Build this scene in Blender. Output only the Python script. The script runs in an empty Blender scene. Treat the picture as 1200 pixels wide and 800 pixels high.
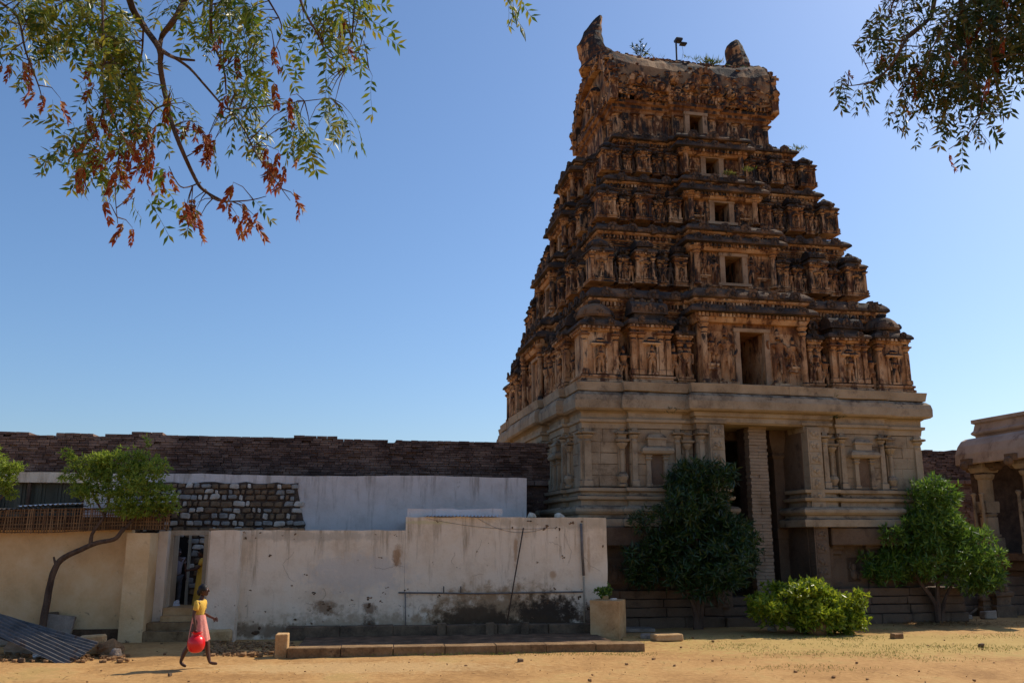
import bpy, bmesh, math, random
from mathutils import Vector, Matrix, noise
R = math.radians
random.seed(7)
SC = bpy.context.scene
COL = SC.collection

# ------------------------------------------------------------------ camera, sky, sun, exposure
EYE = 2.3
cam_d = bpy.data.cameras.new('camera')
cam = bpy.data.objects.new('camera', cam_d)
COL.objects.link(cam)
cam_d.sensor_width = 36.0
cam_d.lens = 31.5
cam_d.clip_start = 0.1
cam_d.clip_end = 5000
PITCH = math.atan(232 / 1050.0)
cam.location = (0, 0, EYE)
cam.rotation_euler = (R(90) + PITCH, 0, 0)
SC.camera = cam

SUN_AZ, SUN_EL = 35.0, 45.5           # azimuth from +X towards +Y
world = bpy.data.worlds.new('World')
SC.world = world
world.use_nodes = True
wn = world.node_tree
bg = wn.nodes['Background']
sky = wn.nodes.new('ShaderNodeTexSky')
sky.sky_type = 'NISHITA'
sky.sun_disc = False
sky.sun_elevation = R(SUN_EL)
sky.sun_rotation = R(90 - SUN_AZ)
sky.altitude = 500
sky.air_density = 1.15
sky.dust_density = 1.8
sky.ozone_density = 7.0
hs = wn.nodes.new('ShaderNodeHueSaturation')
hs.inputs['Saturation'].default_value = 1.03
wn.links.new(sky.outputs[0], hs.inputs['Color'])
wn.links.new(hs.outputs[0], bg.inputs[0])
bg.inputs[1].default_value = 0.096
sun_d = bpy.data.lights.new('sun', 'SUN')
sun_d.energy = 3.3
sun_d.angle = R(0.53)
sun_d.color = (1.0, 0.90, 0.74)
sun = bpy.data.objects.new('sun', sun_d)
COL.objects.link(sun)
SV = Vector((math.cos(R(SUN_EL)) * math.cos(R(SUN_AZ)), math.cos(R(SUN_EL)) * math.sin(R(SUN_AZ)), math.sin(R(SUN_EL))))
sun.rotation_euler = (-SV).to_track_quat('-Z', 'Y').to_euler()
sun.location = (30, 30, 40)
SC.view_settings.view_transform = 'Standard'
SC.view_settings.look = 'None'
SC.view_settings.exposure = 0.56
SC.view_settings.gamma = 1.0

# ------------------------------------------------------------------ measuring helpers (photograph pixel -> point on a real plane)
def ray(px, py):
    a = (px - 600) / 1050.0
    b = (400 - py) / 1050.0
    return Vector((a, math.cos(PITCH) - b * math.sin(PITCH), math.sin(PITCH) + b * math.cos(PITCH)))
CAM = Vector((0, 0, EYE))
def gp(px, py, z=0.0):                # point on a level plane
    d = ray(px, py)
    return CAM + d * ((z - EYE) / d.z)
def at(px, py, Y):                    # point at a given depth
    d = ray(px, py)
    return CAM + d * (Y / d.y)
class Frame:                          # upright frame: x along, y behind, z up
    def __init__(s, o, ang):
        s.o = Vector((o[0], o[1], 0)); s.ang = ang
        s.a = Vector((math.cos(ang), math.sin(ang), 0)); s.n = Vector((-math.sin(ang), math.cos(ang), 0))
    def loc(s, px, py, n=0.0):        # pixel -> (x, z) on the plane y=n
        d = ray(px, py)
        t = ((s.o + s.n * n) - CAM).dot(s.n) / d.dot(s.n)
        p = CAM + d * t
        return (p - s.o).dot(s.a), p.z
    def X(s, px, n=0.0, py=640): return s.loc(px, py, n)[0]
    def Z(s, px, py, n=0.0): return s.loc(px, py, n)[1]
    def w(s, x, y, z=0.0): return s.o + s.a * x + s.n * y + Vector((0, 0, z))
    def inv(s, p): return ((p - s.o).dot(s.a), (p - s.o).dot(s.n), p.z)

# ------------------------------------------------------------------ mesh builder
class MB:
    def __init__(s): s.v = []; s.f = []; s.m = []; s.cm = 0
    def add(s, vs, fs):
        b = len(s.v)
        s.v.extend([tuple(p) for p in vs])
        for f in fs:
            s.f.append(tuple(i + b for i in f)); s.m.append(s.cm)
    def box(s, x0, x1, y0, y1, z0, z1, j=0.0):
        vs = [(x, y, z) for z in (z0, z1) for y in (y0, y1) for x in (x0, x1)]
        if j: vs = [tuple(c + random.uniform(-j, j) for c in p) for p in vs]
        s.add(vs, [(0, 2, 3, 1), (4, 5, 7, 6), (0, 1, 5, 4), (1, 3, 7, 5), (3, 2, 6, 7), (2, 0, 4, 6)])
    def obox(s, c, size, rot, j=0.0):   # oriented box; rot a Matrix 3x3
        hx, hy, hz = [q / 2 for q in size]
        vs = []
        for z in (-hz, hz):
            for y in (-hy, hy):
                for x in (-hx, hx):
                    p = Vector((x, y, z))
                    if j: p += Vector([random.uniform(-j, j) for _ in range(3)])
                    vs.append(Vector(c) + rot @ p)
        s.add(vs, [(0, 2, 3, 1), (4, 5, 7, 6), (0, 1, 5, 4), (1, 3, 7, 5), (3, 2, 6, 7), (2, 0, 4, 6)])
    def stone(s, c, size, rot=None, j=0.12, bev=0.22):   # chipped block with cut corners (24 vertices)
        rot = rot or Matrix.Identity(3)
        h = [q / 2 for q in size]
        b = min(h) * bev
        vs = []; idx = {}
        for sx in (-1, 1):
            for sy in (-1, 1):
                for sz in (-1, 1):
                    jj = Vector([random.uniform(-j, j) * min(h) for _ in range(3)])
                    for ax in range(3):
                        p = [sx * (h[0] - b), sy * (h[1] - b), sz * (h[2] - b)]
                        p[ax] = (sx, sy, sz)[ax] * h[ax]
                        idx[(sx, sy, sz, ax)] = len(vs)
                        vs.append(Vector(c) + rot @ (Vector(p) + jj))
        fs = []
        for ax in range(3):
            o = [q for q in range(3) if q != ax]
            for sg in (-1, 1):
                q = []
                for (u, w) in ((-1, -1), (1, -1), (1, 1), (-1, 1)):
                    t = [0, 0, 0]; t[ax] = sg; t[o[0]] = u; t[o[1]] = w
                    q.append(idx[(t[0], t[1], t[2], ax)])
                fs.append(tuple(q))
            for u in (-1, 1):
                for w in (-1, 1):
                    q = []
                    for (e, k) in ((-1, o[0]), (-1, o[1]), (1, o[1]), (1, o[0])):
                        t = [0, 0, 0]; t[ax] = e; t[o[0]] = u; t[o[1]] = w
                        q.append(idx[(t[0], t[1], t[2], k)])
                    fs.append(tuple(q))
        for sx in (-1, 1):
            for sy in (-1, 1):
                for sz in (-1, 1): fs.append(tuple(idx[(sx, sy, sz, a)] for a in range(3)))
        s.add(vs, fs)
    def sweep(s, poly, prof, cap=True):  # closed CCW polygon swept up a profile of (outward offset, z)
        n = len(poly); rings = []
        offs = []
        for i in range(n):
            p0 = Vector(poly[i - 1]); p1 = Vector(poly[i]); p2 = Vector(poly[(i + 1) % n])
            d1 = (p1 - p0).normalized(); d2 = (p2 - p1).normalized()
            n1 = Vector((d1.y, -d1.x)); n2 = Vector((d2.y, -d2.x))
            k = 1 + n1.dot(n2)
            offs.append((n1 + n2) / max(k, 0.2))
        vs = []
        for (o, z) in prof:
            for i in range(n): vs.append((poly[i][0] + offs[i].x * o, poly[i][1] + offs[i].y * o, z))
        fs = []
        for r in range(len(prof) - 1):
            for i in range(n):
                a = r * n + i; b = r * n + (i + 1) % n
                fs.append((a, b, b + n, a + n))
        if cap:
            fs.append(tuple(range(n - 1, -1, -1)))
            fs.append(tuple(range((len(prof) - 1) * n, len(prof) * n)))
        s.add(vs, fs)
    def rect(s, x0, x1, y0, y1, prof): s.sweep([(x0, y0), (x1, y0), (x1, y1), (x0, y1)], prof)
    def lathe(s, cx, cy, prof, n=10, sx=1.0, sy=1.0, ph=0.0):
        vs = []
        for (r, z) in prof:
            for i in range(n):
                a = 2 * math.pi * i / n + ph
                vs.append((cx + r * sx * math.cos(a), cy + r * sy * math.sin(a), z))
        fs = []
        for k in range(len(prof) - 1):
            for i in range(n):
                a = k * n + i; b = k * n + (i + 1) % n
                fs.append((a, b, b + n, a + n))
        fs.append(tuple(range(n - 1, -1, -1))); fs.append(tuple(range((len(prof) - 1) * n, len(prof) * n)))
        s.add(vs, fs)
    def tube(s, pts, rad, n=6):
        pts = [Vector(p) for p in pts]
        if not isinstance(rad, (list, tuple)): rad = [rad] * len(pts)
        vs = []; up = Vector((0.13, 0.31, 0.94)).normalized()
        for i, p in enumerate(pts):
            t = (pts[min(i + 1, len(pts) - 1)] - pts[max(i - 1, 0)])
            t = t.normalized() if t.length > 1e-9 else Vector((0, 0, 1))
            a = t.cross(up)
            if a.length < 1e-3: a = t.cross(Vector((1, 0, 0)))
            a.normalize(); b = t.cross(a)
            for k in range(n):
                q = 2 * math.pi * k / n
                vs.append(p + (a * math.cos(q) + b * math.sin(q)) * rad[i])
        fs = []
        for i in range(len(pts) - 1):
            for k in range(n):
                a = i * n + k; b = i * n + (k + 1) % n
                fs.append((a, a + n, b + n, b))
        fs.append(tuple(range(n))); fs.append(tuple(range((len(pts) - 1) * n + n - 1, (len(pts) - 1) * n - 1, -1)))
        s.add(vs, fs)
    def ball(s, c, r, nu=10, nv=7, amp=0.0, fr=2.0, seed=0.0):
        c = Vector(c); r = Vector(r) if hasattr(r, '__len__') else Vector((r, r, r))
        vs = [c + Vector((0, 0, -r.z))]
        for j in range(1, nv):
            th = math.pi * j / nv
            for i in range(nu):
                a = 2 * math.pi * i / nu
                d = Vector((math.sin(th) * math.cos(a), math.sin(th) * math.sin(a), -math.cos(th)))
                k = 1 + amp * noise.noise(d * fr + Vector((seed, seed * 1.7, 3)))
                vs.append(c + Vector((d.x * r.x, d.y * r.y, d.z * r.z)) * k)
        vs.append(c + Vector((0, 0, r.z)))
        fs = []
        for i in range(nu): fs.append((0, 1 + (i + 1) % nu, 1 + i))
        for j in range(nv - 2):
            for i in range(nu):
                a = 1 + j * nu + i; b = 1 + j * nu + (i + 1) % nu
                fs.append((a, b, b + nu, a + nu))
        L = len(vs) - 1; o = 1 + (nv - 2) * nu
        for i in range(nu): fs.append((L, o + i, o + (i + 1) % nu))
        s.add(vs, fs)
    def jitter(s, amp, fr=3.0):
        for i, p in enumerate(s.v):
            q = noise.noise_vector(Vector(p) * fr + Vector((5.1, 2.2, 9.7)))
            s.v[i] = (p[0] + q.x * amp, p[1] + q.y * amp, p[2] + q.z * amp)
        return s
    def mesh(s, name, mats, smooth=False):
        me = bpy.data.meshes.new(name)
        me.from_pydata(s.v, [], s.f)
        for m in (mats if isinstance(mats, (list, tuple)) else [mats]): me.materials.append(m)
        if any(s.m): me.polygons.foreach_set('material_index', s.m)
        if smooth: me.polygons.foreach_set('use_smooth', [True] * len(me.polygons))
        me.update()
        return me
    def build(s, name, mats, parent=None, loc=(0, 0, 0), rz=0.0, smooth=False):
        return put(name, s.mesh(name, mats, smooth), parent, loc, rz)
def put(name, me, parent=None, loc=(0, 0, 0), rz=0.0, sc=None):
    o = bpy.data.objects.new(name, me)
    COL.objects.link(o)
    o.parent = parent
    o.location = loc
    o.rotation_euler = (0, 0, rz)
    if sc is not None: o.scale = sc if hasattr(sc, '__len__') else (sc, sc, sc)
    return o
def tag(o, label=None, cat=None, group=None, kind=None):
    if label: o['label'] = label
    if cat: o['category'] = cat
    if group: o['group'] = group
    if kind: o['kind'] = kind
    return o
def thing(name, label, cat, loc=(0, 0, 0), rz=0.0, group=None):
    return tag(put(name, None, None, loc, rz), label, cat, group)
def skin_mesh(name, chains, mats, sub=1):
    """chains: lists of ((x,y,z), radius or (rx,ry)); joints at the same place are welded, so a body stays one surface"""
    vs = []; es = []; rad = []; key = {}
    for ch in chains:
        prev = None
        for (p, r) in ch:
            k = tuple(round(c, 4) for c in p)
            if k not in key:
                key[k] = len(vs); vs.append(p); rad.append(r if hasattr(r, '__len__') else (r, r))
            i = key[k]
            if prev is not None and prev != i: es.append((prev, i))
            prev = i
    me = bpy.data.meshes.new(name + '_bones'); me.from_pydata(vs, es, [])
    o = bpy.data.objects.new(name + '_bones', me); COL.objects.link(o)
    o.modifiers.new('skin', 'SKIN')
    for i, r in enumerate(rad): me.skin_vertices[0].data[i].radius = r
    me.skin_vertices[0].data[0].use_root = True
    if sub:
        m = o.modifiers.new('sub', 'SUBSURF'); m.levels = sub; m.render_levels = sub
    dg = bpy.context.evaluated_depsgraph_get()
    out = bpy.data.meshes.new_from_object(o.evaluated_get(dg))
    out.name = name
    out.materials.clear()
    for m in (mats if isinstance(mats, (list, tuple)) else [mats]): out.materials.append(m)
    out.polygons.foreach_set('use_smooth', [True] * len(out.polygons))
    bpy.data.objects.remove(o); bpy.data.meshes.remove(me)
    return out
def join_mesh(mb, me):
    b = len(mb.v)
    mb.v.extend([tuple(v.co) for v in me.vertices])
    for p in me.polygons: mb.f.append(tuple(i + b for i in p.vertices)); mb.m.append(mb.cm)

# ------------------------------------------------------------------ materials
def mat(name, ramp, scale=2.0, rough=0.9, bump=0.4, bscale=25.0, stain=None, fine=0.35, island=0.0, spec=0.25, metal=0.0, stain2=None, stretch=None, bdist=0.03, blobs=None):
    """ramp: [(pos, rgb)]; stain: (rgb, scale, lo, hi, up weight, (z0, z1, weight))"""
    m = bpy.data.materials.new(name); m.use_nodes = True
    nt = m.node_tree; N = nt.nodes; L = nt.links
    b = N['Principled BSDF']
    b.inputs['Roughness'].default_value = rough
    b.inputs['Specular IOR Level'].default_value = spec
    b.inputs['Metallic'].default_value = metal
    geo = N.new('ShaderNodeNewGeometry')
    pos = geo.outputs['Position']
    if stretch:
        mp = N.new('ShaderNodeMapping'); mp.inputs['Scale'].default_value = stretch
        L.new(pos, mp.inputs[0]); pos_c = mp.outputs[0]
    else: pos_c = pos
    def nz(sc, det=6, rg=0.6, p=None):
        t = N.new('ShaderNodeTexNoise'); t.inputs['Scale'].default_value = sc
        t.inputs['Detail'].default_value = det; t.inputs['Roughness'].default_value = rg
        L.new(p or pos, t.inputs['Vector']); return t.outputs[0]
    def math_(op, a, b_):
        n = N.new('ShaderNodeMath'); n.operation = op
        for i, q in enumerate((a, b_)):
            if isinstance(q, (int, float)): n.inputs[i].default_value = q
            else: L.new(q, n.inputs[i])
        return n.outputs[0]
    f = nz(scale, p=pos_c)
    f2 = nz(bscale, 4)
    f = math_('ADD', f, math_('MULTIPLY', math_('SUBTRACT', f2, 0.5), fine))
    if island:
        f = math_('ADD', f, math_('MULTIPLY', math_('SUBTRACT', geo.outputs['Random Per Island'], 0.5), island))
    cr = N.new('ShaderNodeValToRGB')
    els = cr.color_ramp.elements
    els[0].position, els[0].color = ramp[0][0], (*ramp[0][1], 1)
    els[1].position, els[1].color = ramp[-1][0], (*ramp[-1][1], 1)
    for p, c in ramp[1:-1]:
        e = els.new(p); e.color = (*c, 1)
    L.new(f, cr.inputs[0])
    col = cr.outputs[0]
    for st in (stain, stain2):
        if not st: continue
        rgb, ssc, lo, hi, up, zz = st[:6]
        pv = None
        if len(st) > 6:
            mpp = N.new('ShaderNodeMapping'); mpp.inputs['Scale'].default_value = st[6]; L.new(pos, mpp.inputs[0]); pv = mpp.outputs[0]
        g = nz(ssc, 8, 0.7, pv)
        if up:
            sx = N.new('ShaderNodeSeparateXYZ'); L.new(geo.outputs['Normal'], sx.inputs[0])
            g = math_('ADD', g, math_('MULTIPLY', sx.outputs[2], up))
        if zz:
            sp = N.new('ShaderNodeSeparateXYZ'); L.new(pos, sp.inputs[0])
            mr = N.new('ShaderNodeMapRange'); mr.inputs[1].default_value = zz[0]; mr.inputs[2].default_value = zz[1]
            mr.inputs[3].default_value = 0; mr.inputs[4].default_value = zz[2]
            L.new(sp.outputs[2], mr.inputs[0]); g = math_('ADD', g, mr.outputs[0])
        mr = N.new('ShaderNodeMapRange'); mr.interpolation_type = 'SMOOTHSTEP'
        mr.inputs[1].default_value = lo; mr.inputs[2].default_value = hi
        L.new(g, mr.inputs[0])
        mx = N.new('ShaderNodeMix'); mx.data_type = 'RGBA'
        L.new(mr.outputs[0], mx.inputs['Factor']); L.new(col, mx.inputs['A']); mx.inputs['B'].default_value = (*rgb, 1)
        col = mx.outputs['Result']
    for (c, rad, rgb, hi) in (blobs or []):
        v = N.new('ShaderNodeVectorMath'); v.operation = 'SUBTRACT'; L.new(pos, v.inputs[0]); v.inputs[1].default_value = c
        w = N.new('ShaderNodeVectorMath'); w.operation = 'DIVIDE'; L.new(v.outputs[0], w.inputs[0]); w.inputs[1].default_value = rad
        ln = N.new('ShaderNodeVectorMath'); ln.operation = 'LENGTH'; L.new(w.outputs[0], ln.inputs[0])
        g = math_('ADD', math_('SUBTRACT', 1.0, ln.outputs['Value']), math_('MULTIPLY', math_('SUBTRACT', nz(4.5, 8, .7), .5), 2.2))
        mr = N.new('ShaderNodeMapRange'); mr.interpolation_type = 'SMOOTHSTEP'
        mr.inputs[1].default_value = 0.0; mr.inputs[2].default_value = 0.6; mr.inputs[4].default_value = hi
        L.new(g, mr.inputs[0])
        mx = N.new('ShaderNodeMix'); mx.data_type = 'RGBA'
        L.new(mr.outputs[0], mx.inputs['Factor']); L.new(col, mx.inputs['A']); mx.inputs['B'].default_value = (*rgb, 1)
        col = mx.outputs['Result']
    L.new(col, b.inputs['Base Color'])
    if bump:
        h = math_('ADD', nz(bscale, 8, 0.65), math_('MULTIPLY', nz(bscale * 0.22, 4), 0.8))
        bn = N.new('ShaderNodeBump'); bn.inputs['Strength'].default_value = bump; bn.inputs['Distance'].default_value = bdist
        L.new(h, bn.inputs['Height']); L.new(bn.outputs[0], b.inputs['Normal'])
    return m
def leaf_mat(name, cols, rough=0.45, trans=0.35, spec=0.4):
    m = bpy.data.materials.new(name); m.use_nodes = True
    N = m.node_tree.nodes; L = m.node_tree.links
    b = N['Principled BSDF']; b.inputs['Roughness'].default_value = rough; b.inputs['Specular IOR Level'].default_value = spec
    geo = N.new('ShaderNodeNewGeometry')
    cr = N.new('ShaderNodeValToRGB'); els = cr.color_ramp.elements
    els[0].position, els[0].color = 0, (*cols[0], 1)
    els[1].position, els[1].color = 1, (*cols[-1], 1)
    for i, c in enumerate(cols[1:-1]):
        e = els.new((i + 1) / (len(cols) - 1)); e.color = (*c, 1)
    L.new(geo.outputs['Random Per Island'], cr.inputs[0])
    L.new(cr.outputs[0], b.inputs['Base Color'])
    t = N.new('ShaderNodeBsdfTranslucent'); L.new(cr.outputs[0], t.inputs[0])
    mx = N.new('ShaderNodeMixShader'); mx.inputs[0].default_value = trans
    L.new(b.outputs[0], mx.inputs[1]); L.new(t.outputs[0], mx.inputs[2])
    L.new(mx.outputs[0], N['Material Output'].inputs[0])
    return m
LICHEN = (0.030, 0.026, 0.025)
M = {}
M['dirt'] = mat('dirt', [(0.3, (0.31, 0.160, 0.052)), (0.5, (0.43, 0.235, 0.082)), (0.7, (0.52, 0.31, 0.12))], 0.5, 0.95, 0.9, 9.0, fine=0.6,
                stain=((0.19, 0.10, 0.04), 6.0, 0.58, 0.75, 0, None), stain2=((0.40, 0.25, 0.085), 0.5, 0.52, 0.66, 0, None),
                blobs=[((9.5, 21.5, 0), (9, 3.2, 2), (0.42, 0.31, 0.095), .6), ((-3, 17.6, 0), (4, 1.0, 2), (0.50, 0.32, 0.14), .7)])
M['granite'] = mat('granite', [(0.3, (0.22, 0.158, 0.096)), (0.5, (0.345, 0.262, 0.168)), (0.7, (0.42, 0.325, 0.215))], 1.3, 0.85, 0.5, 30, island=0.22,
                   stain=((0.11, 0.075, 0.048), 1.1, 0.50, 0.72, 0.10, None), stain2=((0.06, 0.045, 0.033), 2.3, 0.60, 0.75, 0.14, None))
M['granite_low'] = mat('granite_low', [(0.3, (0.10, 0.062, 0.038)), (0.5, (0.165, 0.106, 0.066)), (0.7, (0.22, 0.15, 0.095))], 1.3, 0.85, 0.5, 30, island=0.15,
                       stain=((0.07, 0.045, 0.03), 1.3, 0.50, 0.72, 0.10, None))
M['stucco'] = mat('stucco', [(0.25, (0.20, 0.085, 0.035)), (0.48, (0.45, 0.235, 0.105)), (0.75, (0.64, 0.43, 0.25))], 1.5, 0.92, 0.8, 28, island=0.42,
                  stain=((0.115, 0.048, 0.024), 3.4, 0.49, 0.62, 0.06, (7.0, 15.0, 0.06), (1, 1, .40)), stain2=(LICHEN, 4.2, 0.535, 0.66, 0.30, (8.0, 11.0, 0.085), (1, 1, .30)))
M['lichen'] = mat('lichen_stone', [(0.3, (0.026, 0.022, 0.021)), (0.5, (0.065, 0.047, 0.037)), (0.72, (0.21, 0.12, 0.065))], 1.7, 0.95, 0.8, 26, island=0.2)
M['plaster_roof'] = mat('roof_plaster', [(0.3, (0.18, 0.10, 0.05)), (0.5, (0.29, 0.175, 0.09)), (0.7, (0.37, 0.24, 0.135))], 1.0, 0.92, 0.6, 22,
                        stain=(LICHEN, 1.1, 0.47, 0.58, 0.05, None, (1, 1, .5)), stain2=((0.20, 0.085, 0.035), 2.5, 0.5, 0.66, 0, None))
M['brick'] = mat('old_brick', [(0.3, (0.24, 0.175, 0.115)), (0.5, (0.30, 0.225, 0.155)), (0.7, (0.35, 0.27, 0.19))], 2.5, 0.95, 0.5, 30, island=0.15)
M['dark_brick'] = mat('dark_brick', [(0.3, (0.075, 0.046, 0.037)), (0.5, (0.150, 0.093, 0.072)), (0.72, (0.25, 0.165, 0.125))], 1.2, 0.95, 0.8, 24, island=0.3)
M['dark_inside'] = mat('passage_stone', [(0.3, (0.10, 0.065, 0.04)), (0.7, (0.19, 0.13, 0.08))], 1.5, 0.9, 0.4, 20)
M['whitewash'] = mat('whitewash', [(0.25, (0.58, 0.44, 0.30)), (0.5, (0.73, 0.585, 0.43)), (0.7, (0.78, 0.655, 0.51))], 1.6, 0.85, 0.35, 18, fine=0.2,
                     stain=((0.44, 0.32, 0.20), 2.4, 0.56, 0.80, 0, (1.4, 2.7, 0.09), (2, 2, .2)), stain2=((0.22, 0.14, 0.085), 6.0, 0.66, 0.74, 0, (1.3, 0.0, 0.09)))
M['whitewash_blue'] = mat('bluish_whitewash', [(0.25, (0.55, 0.46, 0.40)), (0.5, (0.70, 0.60, 0.53)), (0.7, (0.76, 0.66, 0.60))], 1.6, 0.85, 0.3, 18, fine=0.2,
                          stain=((0.40, 0.32, 0.26), 2.4, 0.56, 0.80, 0, (2.9, 4.0, 0.11), (2, 2, .25)),
                          stain2=((0.36, 0.27, 0.20), 2.2, 0.64, 0.76, 0, None))
M['cream'] = mat('cream_wall', [(0.25, (0.54, 0.33, 0.15)), (0.5, (0.69, 0.45, 0.22)), (0.7, (0.75, 0.54, 0.30))], 1.3, 0.88, 0.4, 16, fine=0.2,
                 stain=((0.40, 0.24, 0.12), 2.4, 0.60, 0.78, 0, None), stain2=((0.16, 0.09, 0.05), 3.5, 0.66, 0.76, 0, (1.2, 0.0, 0.12)))
M['soot'] = mat('wall_grime', [(0.3, (0.06, 0.035, 0.02)), (0.5, (0.13, 0.075, 0.04)), (0.7, (0.24, 0.14, 0.08))], 3.0, 0.95, 0.5, 25)
M['orange_stone'] = mat('weathered_cement', [(0.3, (0.38, 0.21, 0.085)), (0.5, (0.52, 0.315, 0.14)), (0.7, (0.61, 0.40, 0.205))], 2.5, 0.9, 0.5, 22,
                        stain=((0.16, 0.085, 0.04), 3.0, 0.58, 0.72, 0, None))
M['mortar'] = mat('mortar_and_hall_shade', [(0.3, (0.05, 0.032, 0.024)), (0.7, (0.13, 0.085, 0.06))], 4, 0.95, 0.8, 30)
M['rub_white'] = mat('white_rubble', [(0.3, (0.46, 0.37, 0.28)), (0.7, (0.74, 0.64, 0.53))], 5, 0.9, 0.5, 30, island=0.2)
M['rub_grey'] = mat('grey_rubble', [(0.3, (0.24, 0.21, 0.18)), (0.7, (0.42, 0.38, 0.33))], 5, 0.9, 0.5, 30, island=0.3)
M['rub_brown'] = mat('brown_rubble', [(0.3, (0.14, 0.085, 0.05)), (0.7, (0.32, 0.20, 0.11))], 5, 0.9, 0.5, 30, island=0.3)
M['sheet'] = mat('grey_corrugated_metal', [(0.3, (0.085, 0.075, 0.068)), (0.7, (0.17, 0.155, 0.145))], 3, 0.75, 0.15, 20, spec=0.15, metal=0.0, stain=((0.09, 0.045, 0.022), 3.0, 0.52, 0.68, 0, None))
M['sheet_white'] = mat('pale_corrugated_metal', [(0.3, (0.55, 0.56, 0.58)), (0.7, (0.75, 0.76, 0.78))], 3, 0.45, 0.1, 20, spec=0.5, metal=0.2)
M['bamboo'] = mat('bamboo_lath', [(0.3, (0.11, 0.055, 0.025)), (0.7, (0.26, 0.15, 0.07))], 8, 0.8, 0.3, 40, island=0.4)
M['wood'] = mat('grey_wood', [(0.3, (0.32, 0.25, 0.17)), (0.7, (0.52, 0.43, 0.31))], 4, 0.8, 0.4, 30, stretch=(1, 1, 0.2))
M['dark_wood'] = mat('dark_wood', [(0.3, (0.05, 0.03, 0.02)), (0.7, (0.13, 0.08, 0.05))], 4, 0.8, 0.4, 30)
M['curtain'] = mat('olive_screen', [(0.3, (0.06, 0.06, 0.045)), (0.7, (0.12, 0.115, 0.085))], 4, 0.9, 0.2, 30, stretch=(1, 1, 0.1))
M['pipe'] = mat('dull_pipe', [(0.3, (0.10, 0.085, 0.075)), (0.7, (0.20, 0.17, 0.15))], 6, 0.6, 0.1, 30, spec=0.4)
M['black'] = mat('black_metal', [(0.3, (0.012, 0.012, 0.013)), (0.7, (0.03, 0.03, 0.032))], 6, 0.5, 0.1, 30, spec=0.4)
M['rock'] = mat('field_rock', [(0.3, (0.18, 0.13, 0.09)), (0.5, (0.30, 0.23, 0.17)), (0.7, (0.40, 0.31, 0.23))], 3.0, 0.9, 0.6, 20)
M['rock_brown'] = mat('brown_rock', [(0.3, (0.17, 0.085, 0.035)), (0.7, (0.34, 0.19, 0.085))], 3.0, 0.9, 0.6, 20)
M['bag'] = mat('white_sack', [(0.3, (0.55, 0.54, 0.55)), (0.7, (0.78, 0.78, 0.80))], 8, 0.5, 0.3, 30)
M['bark'] = mat('bark', [(0.3, (0.055, 0.032, 0.022)), (0.7, (0.16, 0.10, 0.065))], 6, 0.95, 0.7, 30, stretch=(1, 1, 0.3))
M['skin'] = mat('brown_skin', [(0.3, (0.07, 0.028, 0.016)), (0.7, (0.10, 0.042, 0.024))], 8, 0.5, 0, 30, spec=0.4)
M['hair'] = mat('black_hair', [(0.3, (0.008, 0.006, 0.006)), (0.7, (0.016, 0.013, 0.012))], 20, 0.5, 0.3, 60)
M['yellow'] = mat('yellow_cotton', [(0.3, (0.58, 0.33, 0.045)), (0.7, (0.72, 0.47, 0.09))], 6, 0.9, 0.2, 40)
M['pink'] = mat('pink_cotton', [(0.3, (0.62, 0.21, 0.17)), (0.7, (0.76, 0.34, 0.27))], 9, 0.9, 0.3, 40)
M['shirt'] = mat('grey_cotton', [(0.3, (0.18, 0.15, 0.16)), (0.7, (0.34, 0.28, 0.28))], 20, 0.9, 0.2, 40, stretch=(3, 3, 0.1))
M['trousers'] = mat('dark_cotton', [(0.3, (0.06, 0.055, 0.055)), (0.7, (0.12, 0.11, 0.11))], 8, 0.9, 0.2, 40)
M['red'] = mat('red_plastic', [(0.3, (0.68, 0.008, 0.012)), (0.7, (0.76, 0.014, 0.018))], 3, 0.3, 0, 30, spec=0.5)
M['eye'] = mat('eye_white', [(0.3, (0.7, 0.68, 0.65)), (0.7, (0.75, 0.73, 0.7))], 3, 0.3, 0, 30)
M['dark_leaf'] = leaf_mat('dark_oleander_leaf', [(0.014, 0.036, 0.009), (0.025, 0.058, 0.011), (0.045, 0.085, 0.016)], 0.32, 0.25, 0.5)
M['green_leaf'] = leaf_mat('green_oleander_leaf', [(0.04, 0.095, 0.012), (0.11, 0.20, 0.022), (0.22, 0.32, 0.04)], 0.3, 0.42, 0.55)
M['bush_leaf'] = leaf_mat('bush_leaf', [(0.10, 0.16, 0.012), (0.24, 0.31, 0.020), (0.42, 0.45, 0.035)], 0.35, 0.45, 0.5)
M['feather_leaf'] = leaf_mat('feathery_leaf', [(0.13, 0.19, 0.018), (0.24, 0.31, 0.035), (0.34, 0.39, 0.06)], 0.5, 0.5, 0.3)
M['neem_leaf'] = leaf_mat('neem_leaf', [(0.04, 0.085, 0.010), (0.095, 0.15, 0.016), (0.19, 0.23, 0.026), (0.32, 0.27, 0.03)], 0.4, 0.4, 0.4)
M['shade_neem_leaf'] = leaf_mat('silhouette_neem_leaf', [(0.018, 0.035, 0.008), (0.035, 0.06, 0.010), (0.07, 0.09, 0.018), (0.14, 0.10, 0.02)], 0.5, 0.25, 0.3)  # same neem leaf, with the backlit silhouette put into a darker colour
M['dry_leaf'] = leaf_mat('dry_neem_leaf', [(0.18, 0.032, 0.012), (0.30, 0.055, 0.018), (0.34, 0.10, 0.030), (0.34, 0.19, 0.06)], 0.6, 0.4, 0.3)
M['weed'] = leaf_mat('weed_leaf', [(0.06, 0.10, 0.016), (0.14, 0.17, 0.03), (0.28, 0.27, 0.06)], 0.6, 0.35, 0.2)
M['dead_leaf'] = leaf_mat('dead_leaf', [(0.16, 0.085, 0.035), (0.32, 0.19, 0.08)], 0.8, 0.1, 0.2)

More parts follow.
